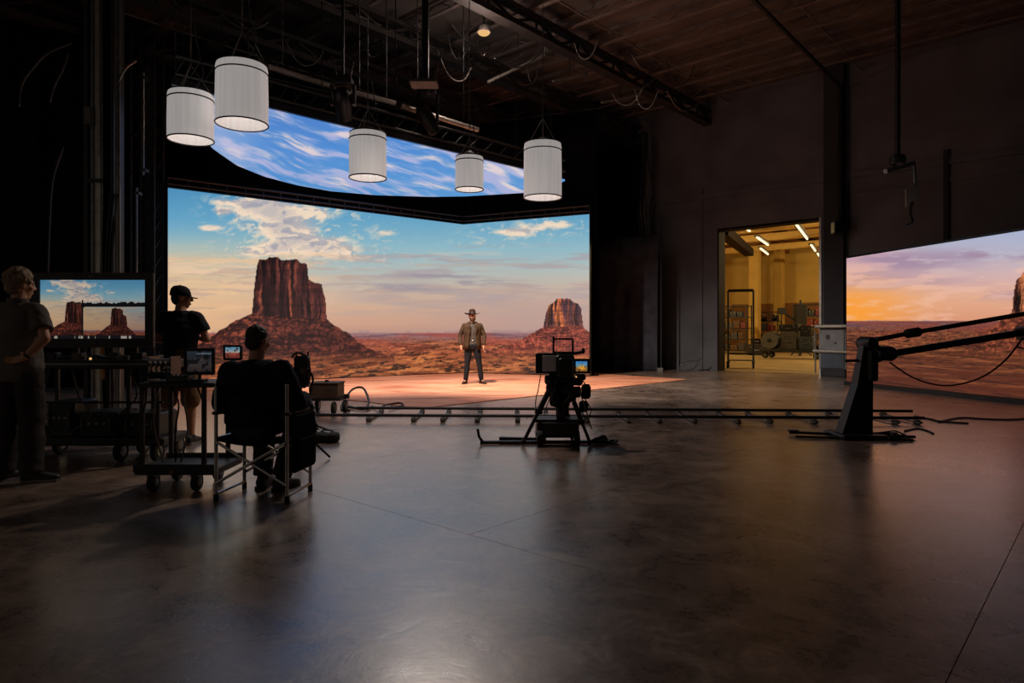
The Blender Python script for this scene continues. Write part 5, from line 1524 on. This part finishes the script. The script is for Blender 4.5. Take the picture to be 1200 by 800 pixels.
def hand(mb, wr, el, fwd, side, curl=.5, s=1.0):
    # palm, four fingers and a thumb; fwd = direction the fingers point, side = thumb side
    d = fwd.normalized(); th = (side - d * side.dot(d)).normalized(); nrm = d.cross(th).normalized()
    c0 = wr + d * .045 * s
    mb.loft([(wr, .026 * s, .018 * s), (wr + d * .03 * s, .036 * s, .016 * s), (wr + d * .075 * s, .041 * s, .014 * s), (wr + d * .09 * s, .038 * s, .012 * s)], 12, th, nrm, 2.4)
    for k, (off, ln) in enumerate(((.029, .072), (.010, .080), (-.010, .074), (-.028, .058))):
        b = wr + d * .085 * s + th * off * s
        d1 = (d * math.cos(curl * .6) - nrm * math.sin(curl * .6)); d2 = (d * math.cos(curl * 1.3) - nrm * math.sin(curl * 1.3)); d3 = (d * math.cos(curl * 1.9) - nrm * math.sin(curl * 1.9))
        p1 = b + d1 * ln * .45 * s; p2 = p1 + d2 * ln * .32 * s; p3 = p2 + d3 * ln * .25 * s
        mb.chain([b, p1, p2, p3], [.0098 * s, .0092 * s, .0085 * s, .0075 * s], 8)
    b = wr + d * .03 * s + th * .03 * s
    t1 = (d * .55 + th * .8).normalized(); p1 = b + t1 * .035 * s; p2 = p1 + (d * .9 + th * .35 - nrm * .2).normalized() * .03 * s; p3 = p2 + (d - nrm * .3).normalized() * .022 * s
    mb.chain([b, p1, p2, p3], [.014 * s, .0115 * s, .0105 * s, .009 * s], 8)
def head_frame(yaw, pitch=0.0):
    # head looks along local +y before turning; yaw > 0 turns to its left
    return Matrix.Rotation(yaw, 3, 'Z') @ Matrix.Rotation(pitch, 3, 'X')
def head(mb, c, m, s=1.0):
    # c = centre of the skull
    q = lambda x, y, z: c + m @ V((x * s, y * s, z * s))
    mb.ball(q(0, -.012, .022), (.076 * s, .094 * s, .094 * s), 20, 14, m)
    mb.ball(q(0, .03, -.035), (.060 * s, .066 * s, .085 * s), 16, 12, m)      # face
    mb.ball(q(0, .052, -.098), (.036 * s, .034 * s, .026 * s), 12, 8, m)      # chin
    mb.ball(q(0, .072, .022), (.052 * s, .024 * s, .016 * s), 12, 8, m)       # brow
    mb.chain([q(0, .088, .012), q(0, .112, -.028)], [.010 * s, .0155 * s], 8) # nose
    for sx in (-1, 1):
        mb.ball(q(sx * .014, .100, -.032), .010 * s, 8, 6)                     # nostrils
        mb.ball(q(sx * .076, -.012, -.012), (.011 * s, .022 * s, .034 * s), 10, 8, m)  # ears
        mb.ball(q(sx * .042, .058, -.030), (.026 * s, .026 * s, .024 * s), 10, 8, m)   # cheeks
    mb.ball(q(0, .088, -.066), (.026 * s, .012 * s, .008 * s), 10, 6, m)      # lips
    mb.ball(q(0, .086, -.078), (.022 * s, .012 * s, .008 * s), 10, 6, m)
def face_parts(c, m, parent, s=1.0):
    q = lambda x, y, z: c + m @ V((x * s, y * s, z * s))
    for sx in (-1, 1):
        MB().ball(q(sx * .031, .082, .000), .0125 * s, 10, 8).build('eye', 'eye_white', parent, 'all')
        MB().chain([q(sx * .016, .0985, .022), q(sx * .048, .088, .024)], [.005 * s, .004 * s], 6).build('eyebrow', 'hair_dark', parent, 'all')
    MB().ball(q(0, .0975, -.072), (.022 * s, .006 * s, .007 * s), 10, 6, m).build('lips', 'lip', parent, 'all')
def body(root, J, hm, material='skin', arms_to='hand', curl=.5, hs=1.0):
    mb = MB(); rt, fw, up = torso(mb, J, -.012)
    mb.chain([J['neck'] - up * .02, J['head'] - V((0, 0, .05))], [.060, .056], 12)
    head(mb, J['head'], hm, hs)
    for s in 'LR':
        mb.chain([J['sh' + s], J['sh' + s].lerp(J['el' + s], .35), J['el' + s]], [.056, .048, .038], 12)
        mb.chain([J['el' + s], J['el' + s].lerp(J['wr' + s], .3), J['wr' + s]], [.039, .040, .026], 12)
        hand(mb, J['wr' + s], J['el' + s], J['hd' + s], J['th' + s], curl)
        mb.chain([J['hip' + s], J['hip' + s].lerp(J['kn' + s], .4), J['kn' + s]], [.086, .080, .054], 14)
        mb.chain([J['kn' + s], J['kn' + s].lerp(J['an' + s], .3), J['an' + s]], [.052, .055, .036], 14)
        mb.chain([J['an' + s], J['to' + s]], [.036, .028], 10)
    return fuse(mb, 'body', material, root, .0075, 3)
def sleeves(mb, J, f, grow, full=False):
    for s in 'LR':
        e = J['sh' + s].lerp(J['el' + s], f)
        inner = J['sh' + s] + ((J['shL'] + J['shR']) / 2 - J['sh' + s]) * .35
        mb.chain([inner, J['sh' + s] - V((0, 0, .012))], [.066 + grow * .3, .056 + grow * .8], 14)
        if not full:
            mb.tube([J['sh' + s] - V((0, 0, .012)), J['sh' + s].lerp(e, .6), e], 0, 14, [.056 + grow * .8, .060 + grow, .060 + grow])
        else:
            mb.chain([J['sh' + s], J['sh' + s].lerp(J['el' + s], .5), J['el' + s]], [.062 + grow, .060 + grow, .052 + grow], 14)
            w = J['el' + s].lerp(J['wr' + s], .96)
            mb.chain([J['el' + s]], [.052 + grow], 14)
            mb.tube([J['el' + s], J['el' + s].lerp(w, .4), w], 0, 14, [.052 + grow, .048 + grow, .038 + grow])
def legs_cloth(mb, J, grow, to=1.0, taper=0.0):
    up = (J['waist'] - J['pelvis']).normalized(); rt = (J['hipR'] - J['hipL']).normalized(); fw = up.cross(rt).normalized()
    mb.loft([(J['pelvis'] - up * .12, .12 + grow, .10 + grow), (J['pelvis'] - up * .04, .172 + grow, .122 + grow), (J['pelvis'] + up * .05, .168 + grow, .12 + grow), (J['waist'] - up * .01, .155 + grow, .112 + grow)], 20, rt, fw, 2.3)
    for s in 'LR':
        mb.chain([J['hip' + s], J['hip' + s].lerp(J['kn' + s], .45), J['kn' + s]], [.094 + grow, .088 + grow, .066 + grow + taper], 14)
        if to > 0:
            e = J['kn' + s].lerp(J['an' + s], to)
            mb.tube([J['kn' + s], J['kn' + s].lerp(e, .4), e], 0, 14, [.066 + grow + taper, .066 + grow + taper, .056 + grow + taper])
def shoe(root, an, to, m='shoe_black', sole='black_rubber', high=.0, w=1.0):
    d = (to - an); d.z = 0; d.normalize(); sd = V((0, 0, 1)).cross(d)
    heel = V((an.x, an.y, 0)) - d * .075; L_ = .285
    mb = MB(); f = lambda t: heel + d * L_ * t
    z0 = min(an.z, to.z) - .062 if min(an.z, to.z) > .2 else 0.0
    Z = V((0, 0, z0))
    mb.loft([(f(0) + Z + V((0, 0, .055)), .026 * w, .034), (f(.06) + Z + V((0, 0, .057)), .036 * w, .046), (f(.25) + Z + V((0, 0, .062)), .040 * w, .052), (f(.5) + Z + V((0, 0, .050)), .043 * w, .040), (f(.75) + Z + V((0, 0, .042)), .048 * w, .030), (f(.92) + Z + V((0, 0, .036)), .038 * w, .024), (f(1) + Z + V((0, 0, .034)), .016 * w, .014)], 14, sd, (0, 0, 1), 2.4)
    mb.tube([an + V((0, 0, -.04)), an + V((0, 0, .03 + high))], .046)
    o = fuse(mb, 'shoe' if not high else 'boot', m, root, .008, 3)
    pl = [(.0, -.7), (.06, -.95), (.3, -.9), (.5, -.86), (.75, -1.05), (.93, -.8), (1.01, 0), (.93, .8), (.75, 1.05), (.5, .86), (.3, .9), (.06, .95), (.0, .7)]
    MB().prism(pl, 0, .024, lambda a, b, h: f(a) + Z + sd * b * .047 * w + V((0, 0, h + .001))).build('sole', sole, o)
    return o
def hair_cap(root, c, m, material, s=1.0, lift=.010, curls=0, back=-.07, seed=1, fringe=True):
    q = lambda x, y, z: c + m @ V((x * s, y * s, z * s))
    mb = MB()
    mb.ball(q(0, -.018, .034), ((.079 + lift) * s, (.090 + lift) * s, (.086 + lift) * s), 20, 14, m)
    mb.ball(q(0, -.052, -.02), ((.068 + lift) * s, (.052 + lift) * s, (.068 + lift) * s), 16, 12, m)
    if curls:
        rg = random.Random(seed)
        for k in range(curls):
            a = rg.uniform(0, 6.283); e = rg.uniform(-.35, 1.45)
            x, y, z = math.cos(a) * math.cos(e) * .092, math.sin(a) * math.cos(e) * .102 - .018, math.sin(e) * .097 + .036
            if y > .055 and z < .07: continue
            mb.ball(q(x, y, z), rg.uniform(.009, .017) * s, 7, 5)
    return fuse(mb, 'hair', material, root, .0055 if curls else .0065, 1 if curls else 2, .004, 60, seed)

def standing(h=1.78):
    k = h / 1.78
    J = dict(pelvis=V((0, 0, .96)), waist=V((0, -.005, 1.10)), chest=V((0, 0, 1.30)), neck=V((0, -.01, 1.495)), head=V((0, .02, 1.655)),
             shL=V((-.178, -.005, 1.43)), shR=V((.178, -.005, 1.43)), elL=V((-.235, -.03, 1.15)), elR=V((.235, -.03, 1.15)), wrL=V((-.25, .03, .91)), wrR=V((.25, .03, .91)),
             hipL=V((-.092, 0, .92)), hipR=V((.092, 0, .92)), knL=V((-.11, .012, .50)), knR=V((.11, .012, .50)), anL=V((-.12, -.01, .085)), anR=V((.12, -.01, .085)),
             toL=V((-.13, .13, .03)), toR=V((.13, .13, .03)))
    for a in J: J[a] = J[a] * k
    J.update(hdL=V((0, .1, -1)), hdR=V((0, .1, -1)), thL=V((.2, 1, 0)), thR=V((-.2, 1, 0)))
    return J
def wristwatch(root, J, s, m='grey_metal'):
    a, b = J['el' + s], J['wr' + s]; d = (b - a).normalized(); c = a.lerp(b, .9)
    q = d.to_track_quat('Z', 'Y').to_matrix()
    MB().lathe([(.031, -.01), (.033, 0), (.031, .01)], c, 14, 'Z', True, q).build('watch', m, root, True)

# 1 - man with grey hair, hand on hip, before the big monitor
J = standing(1.76)
J['elR'] = V((.315, -.10, 1.185)); J['wrR'] = V((.185, -.15, 1.035)); J['hdR'] = V((-1, .05, -.25)); J['thR'] = V((0, .6, .8))
J['elL'] = V((-.30, -.06, 1.17)); J['wrL'] = V((-.20, .06, 1.02)); J['hdL'] = V((.9, .4, -.1)); J['thL'] = V((0, .5, .8))
J['toR'] = J['anR'] + V((.12, .05, -.05)); J['toL'] = J['anL'] + V((.04, .14, -.05))
J['anR'] += V((.02, -.02, 0)); J['toR'] += V((.02, -.02, 0))
p = Vector((-4.09, 5.55, 0))
man = thing('person', 'man in dark grey polo shirt, hand on hip, facing the big monitor', 'person', p, math.radians(-4))
hm = head_frame(math.radians(-24), math.radians(-4))
body(man, J, hm, curl=.35); face_parts(J['head'], hm, man)
hair_cap(man, J['head'], hm, 'hair_grey', 1.0, .010, 330, seed=3)
mb = MB(); torso(mb, J, .016, -.12, True, 1.10); sleeves(mb, J, .72, .020)
fuse(mb, 'polo_shirt', 'polo_grey', man, .011, 4, .008, 8, 3)
MB().lathe([(.074, -.02), (.080, .012), (.074, .026), (.068, .012)], J['neck'] + V((0, .006, .012)), 20, 'Z', False).build('collar', 'polo_grey', man, True)
mb = MB(); legs_cloth(mb, J, .016, 1.0, .012); fuse(mb, 'trousers', 'trousers_black', man, .011, 4, .010, 7, 5)
for s in 'LR': shoe(man, J['an' + s], J['to' + s], 'shoe_black', 'sole_white')
wristwatch(man, J, 'R', 'black_metal')

# 2 - man in cap and shorts
J = standing(1.75)
J['elR'] = V((.275, .02, 1.16)); J['wrR'] = V((.10, .24, 1.17)); J['hdR'] = V((-1, .3, .1)); J['thR'] = V((0, .1, 1))
J['elL'] = V((-.275, .02, 1.16)); J['wrL'] = V((-.10, .22, 1.13)); J['hdL'] = V((1, .3, .1)); J['thL'] = V((0, .1, 1))
for s, x in (('L', -.165), ('R', .115)):
    J['an' + s].x = x; J['to' + s].x = x * 1.15; J['kn' + s].x = x * .9
p = Vector((-3.66, 7.40, 0))
man = thing('person', 'man in black cap, black tee and tan shorts facing the LED wall', 'person', p, math.radians(3))
hm = head_frame(math.radians(-62), math.radians(-3))
body(man, J, hm, curl=.6); face_parts(J['head'], hm, man)
hair_cap(man, J['head'], hm, 'hair_dark', .985, .003, 0, seed=5)
c = J['head']; q = lambda x, y, z: c + hm @ V((x, y, z))
mb = MB()
mb.loft([(q(0, -.012, .012), .089, .108), (q(0, -.012, .05), .089, .107), (q(0, -.016, .09), .078, .094), (q(0, -.02, .118), .052, .064), (q(0, -.02, .128), .02, .026)], 24, hm @ V((1, 0, 0)), hm @ V((0, 1, 0)))
capo = mb.build('cap', 'cap_black', man, 'all')
vis = [(-.078, .05), (-.066, .115), (-.04, .152), (0, .166), (.04, .152), (.066, .115), (.078, .05), (.04, .088), (0, .094), (-.04, .088)]
MB().prism(vis, 0, .008, lambda a, b, d: q(a, b, .018 + d - (b - .05) * .20 - a * a * 2.2)).build('visor', 'cap_black', capo)
MB().ball(q(0, -.02, .129), .008, 8, 6).build('button', 'cap_black', capo, 'all')
mb = MB(); torso(mb, J, .014, -.13, True, 1.06); sleeves(mb, J, .66, .020)
fuse(mb, 'tee_shirt', 'tee_black', man, .011, 4, .008, 8, 13)
mb = MB(); legs_cloth(mb, J, .018, .10, .022); fuse(mb, 'shorts', 'shorts_tan', man, .011, 4, .008, 8, 15)
for s in 'LR':
    shoe(man, J['an' + s], J['to' + s], 'shoe_black', 'sole_white')

# 3 - seated man in the director chair
J = dict(pelvis=V((0, -.06, .55)), waist=V((0, -.085, .68)), chest=V((-.005, -.05, .85)), neck=V((-.02, .01, 1.015)), head=V((-.03, .055, 1.175)),
         shL=V((-.205, -.02, .94)), shR=V((.195, -.02, .945)), elL=V((-.325, .06, .69)), elR=V((.285, .04, .69)), wrL=V((-.22, .29, .70)), wrR=V((.24, .28, .71)),
         hipL=V((-.095, -.03, .56)), hipR=V((.095, -.03, .56)), knL=V((-.15, .38, .56)), knR=V((.15, .38, .56)), anL=V((-.085, .24, .09)), anR=V((.085, .20, .09)),
         toL=V((-.10, .38, .03)), toR=V((.12, .34, .03)), hdL=V((.3, 1, -.1)), hdR=V((-.3, 1, -.1)), thL=V((.8, 0, .6)), thR=V((-.8, 0, .6)))
man = thing('person', 'man in dark hoodie sitting in the director chair, seen from behind', 'person', ch + Vector((-.05, 0, 0)), CR)
hm = head_frame(math.radians(-12), math.radians(-6))
body(man, J, hm, curl=.6, hs=.97); face_parts(J['head'], hm, man, .97)
hair_cap(man, J['head'], hm, 'hair_dark', .97, .002, 0, seed=7)
mb = MB(); torso(mb, J, .030, -.03, True, 1.12); sleeves(mb, J, 1, .026, True)
# hood lying on the shoulders
n = 14
for k in range(n):
    a = math.pi * (k / (n - 1)) + math.pi
    c = J['neck'] + V((math.cos(a) * .098, math.sin(a) * .085 + .01, -.025 + .012 * math.sin(a)))
    mb.ball(c, (.046, .046, .040), 10, 8)
mb.ball(J['neck'] + V((0, -.10, -.075)), (.11, .045, .075), 14, 10)
fuse(mb, 'hoodie', 'hoodie_navy', man, .011, 4, .011, 8, 23)
mb = MB(); legs_cloth(mb, J, .012, .97, .008); fuse(mb, 'trousers', 'trousers_black', man, .011, 4, .009, 8, 25)
for s in 'LR': shoe(man, J['an' + s], J['to' + s], 'shoe_black', 'black_rubber')

# 4 - cowboy on the set
J = standing(1.76)
J['elR'] = V((.295, -.02, 1.17)); J['wrR'] = V((.275, .06, .93)); J['elL'] = V((-.285, -.02, 1.17)); J['wrL'] = V((-.27, .06, .92))
J['shL'].x = -.185; J['shR'].x = .185; J['shL'].z = J['shR'].z = 1.40
for s, x in (('L', -.22), ('R', .16)):
    J['an' + s].x = x; J['to' + s].x = x * 1.35; J['kn' + s].x = x * .75
p = ground(553.5, 450.2)
man = thing('person', 'man in cowboy hat, brown jacket and dark jeans standing on the dirt floor', 'person', p, math.pi + math.radians(6))
hm = head_frame(math.radians(8), math.radians(2))
body(man, J, hm, curl=.55); face_parts(J['head'], hm, man)
hair_cap(man, J['head'], hm, 'hair_dark', .99, .004, 0, seed=9)
c = J['head']; q = lambda x, y, z: c + hm @ V((x, y, z))
mb = MB(); mb.ball(q(0, .070, -.092), (.048, .036, .036), 12, 8, hm); mb.ball(q(0, .098, -.056), (.030, .010, .008), 10, 6, hm)
for sx in (-1, 1): mb.ball(q(sx * .052, .035, -.072), (.020, .042, .042), 10, 8, hm)
fuse(mb, 'beard', 'beard', man, .007, 2)
# hat: curled brim and pinched crown
mb = MB(); vs = []; fs = []; nr, ns = 5, 40
rad = [(.078, .098), (.10, .12), (.135, .150), (.165, .178), (.185, .198)]
for side in (0, 1):
    for i, (ra_, rb_) in enumerate(rad):
        for k in range(ns):
            a = 2 * math.pi * k / ns
            z = .050 + (.016 * (abs(math.cos(a)) ** 2) - .012 * abs(math.sin(a))) * (i / (nr - 1)) ** 1.6 * 1.5 + side * .007
            vs.append(q(ra_ * math.cos(a), rb_ * math.sin(a) - .01, z))
for side in (0, 1):
    o = side * nr * ns
    for i in range(nr - 1):
        for k in range(ns): fs.append((o + i * ns + k, o + i * ns + (k + 1) % ns, o + (i + 1) * ns + (k + 1) % ns, o + (i + 1) * ns + k))
for i in (0, nr - 1):
    for k in range(ns): fs.append((i * ns + k, i * ns + (k + 1) % ns, nr * ns + i * ns + (k + 1) % ns, nr * ns + i * ns + k))
hat = mb.add(vs, fs).build('hat', 'hat_brown', man, 'all')
X_, Y_ = hm @ V((1, 0, 0)), hm @ V((0, 1, 0))
MB().loft([(q(0, -.01, .045), .083, .102), (q(0, -.01, .09), .080, .098), (q(0, -.012, .13), .074, .088), (q(0, -.014, .155), .064, .076), (q(0, -.014, .166), .046, .06), (q(0, -.014, .155), .022, .04)], 24, X_, Y_).build('crown', 'hat_brown', hat, 'all')
MB().loft([(q(0, -.01, .056), .0855, .1045), (q(0, -.01, .078), .0835, .1020)], 24, X_, Y_).build('hat_band', 'belt_leather', hat, 'all')
mb = MB(); torso(mb, J, .010, -.06, True)
fuse(mb, 'shirt', 'shirt_grey', man, .011, 4, .006, 10, 33)
# open jacket: wrapped shell with a gap in front, plus sleeves
rt, fw, up_ = V((1, 0, 0)), V((0, 1, 0)), V((0, 0, 1))
def jacket_ring(z, rx_, ry_, g0, cy_=0.0):
    pts = []
    for k in range(29):
        a = math.pi / 2 + g0 + (2 * math.pi - 2 * g0) * k / 28
        pts.append(V((rx_ * math.cos(a), ry_ * math.sin(a) + cy_, z)))
    return pts
spec = [(.84, .232, .178, .48), (.95, .222, .172, .42), (1.08, .208, .162, .38), (1.22, .212, .164, .36), (1.34, .222, .158, .36), (1.42, .206, .134, .38), (1.47, .14, .102, .45), (1.505, .088, .080, .62)]
vs = []; fs = []
for off in (0, .014):
    for z, a_, b_, g_ in spec: vs += jacket_ring(z, a_ - off, b_ - off, g_)
nn_ = len(spec)
for s_ in (0, 1):
    o = s_ * nn_ * 29
    for i in range(nn_ - 1):
        for k in range(28): fs.append((o + i * 29 + k, o + i * 29 + k + 1, o + (i + 1) * 29 + k + 1, o + (i + 1) * 29 + k))
o = nn_ * 29
for i in range(nn_ - 1):
    for k in (0, 28): fs.append((i * 29 + k, (i + 1) * 29 + k, o + (i + 1) * 29 + k, o + i * 29 + k))
for i in (0, nn_ - 1):
    for k in range(28): fs.append((i * 29 + k, i * 29 + k + 1, o + i * 29 + k + 1, o + i * 29 + k))
jk = MB().add(vs, fs).build('jacket', 'jacket_brown', man, 'all')
for s in 'LR':
    mb = MB()
    mb.chain([J['sh' + s], J['sh' + s].lerp(J['el' + s], .5), J['el' + s]], [.068, .062, .056], 14)
    w = J['el' + s].lerp(J['wr' + s], .95); mb.chain([J['el' + s]], [.056], 14); mb.tube([J['el' + s], w], 0, 14, [.056, .046])
    fuse(mb, 'sleeve', 'jacket_brown', jk, .011, 4, .008, 10, 40)
    sx = -1 if s == 'L' else 1
    MB().add([V((sx * .045, .150, 1.47)), V((sx * .125, .150, 1.36)), V((sx * .075, .172, 1.20)), V((sx * .055, .168, 1.30)), V((sx * .045, .160, 1.47)), V((sx * .125, .165, 1.36)), V((sx * .075, .186, 1.20)), V((sx * .055, .182, 1.30))],
             [(0, 1, 2, 3), (7, 6, 5, 4), (0, 1, 5, 4), (1, 2, 6, 5), (2, 3, 7, 6), (3, 0, 4, 7)]).build('lapel', 'jacket_brown', jk)
mb = MB(); legs_cloth(mb, J, .004, .94, -.004); fuse(mb, 'jeans', 'jeans_dark', man, .011, 4, .006, 9, 35)
MB().loft([(V((0, -.004, 1.02)), .176, .130), (V((0, -.004, 1.055)), .174, .128)], 24).build('belt', 'belt_leather', man, True)
MB().bbox((0, .13, 1.038), (.05, .02, .04), .005).build('buckle', 'bright_metal', man)
for s in 'LR': shoe(man, J['an' + s], J['to' + s], 'boot_brown', 'black_rubber', .12, .95)
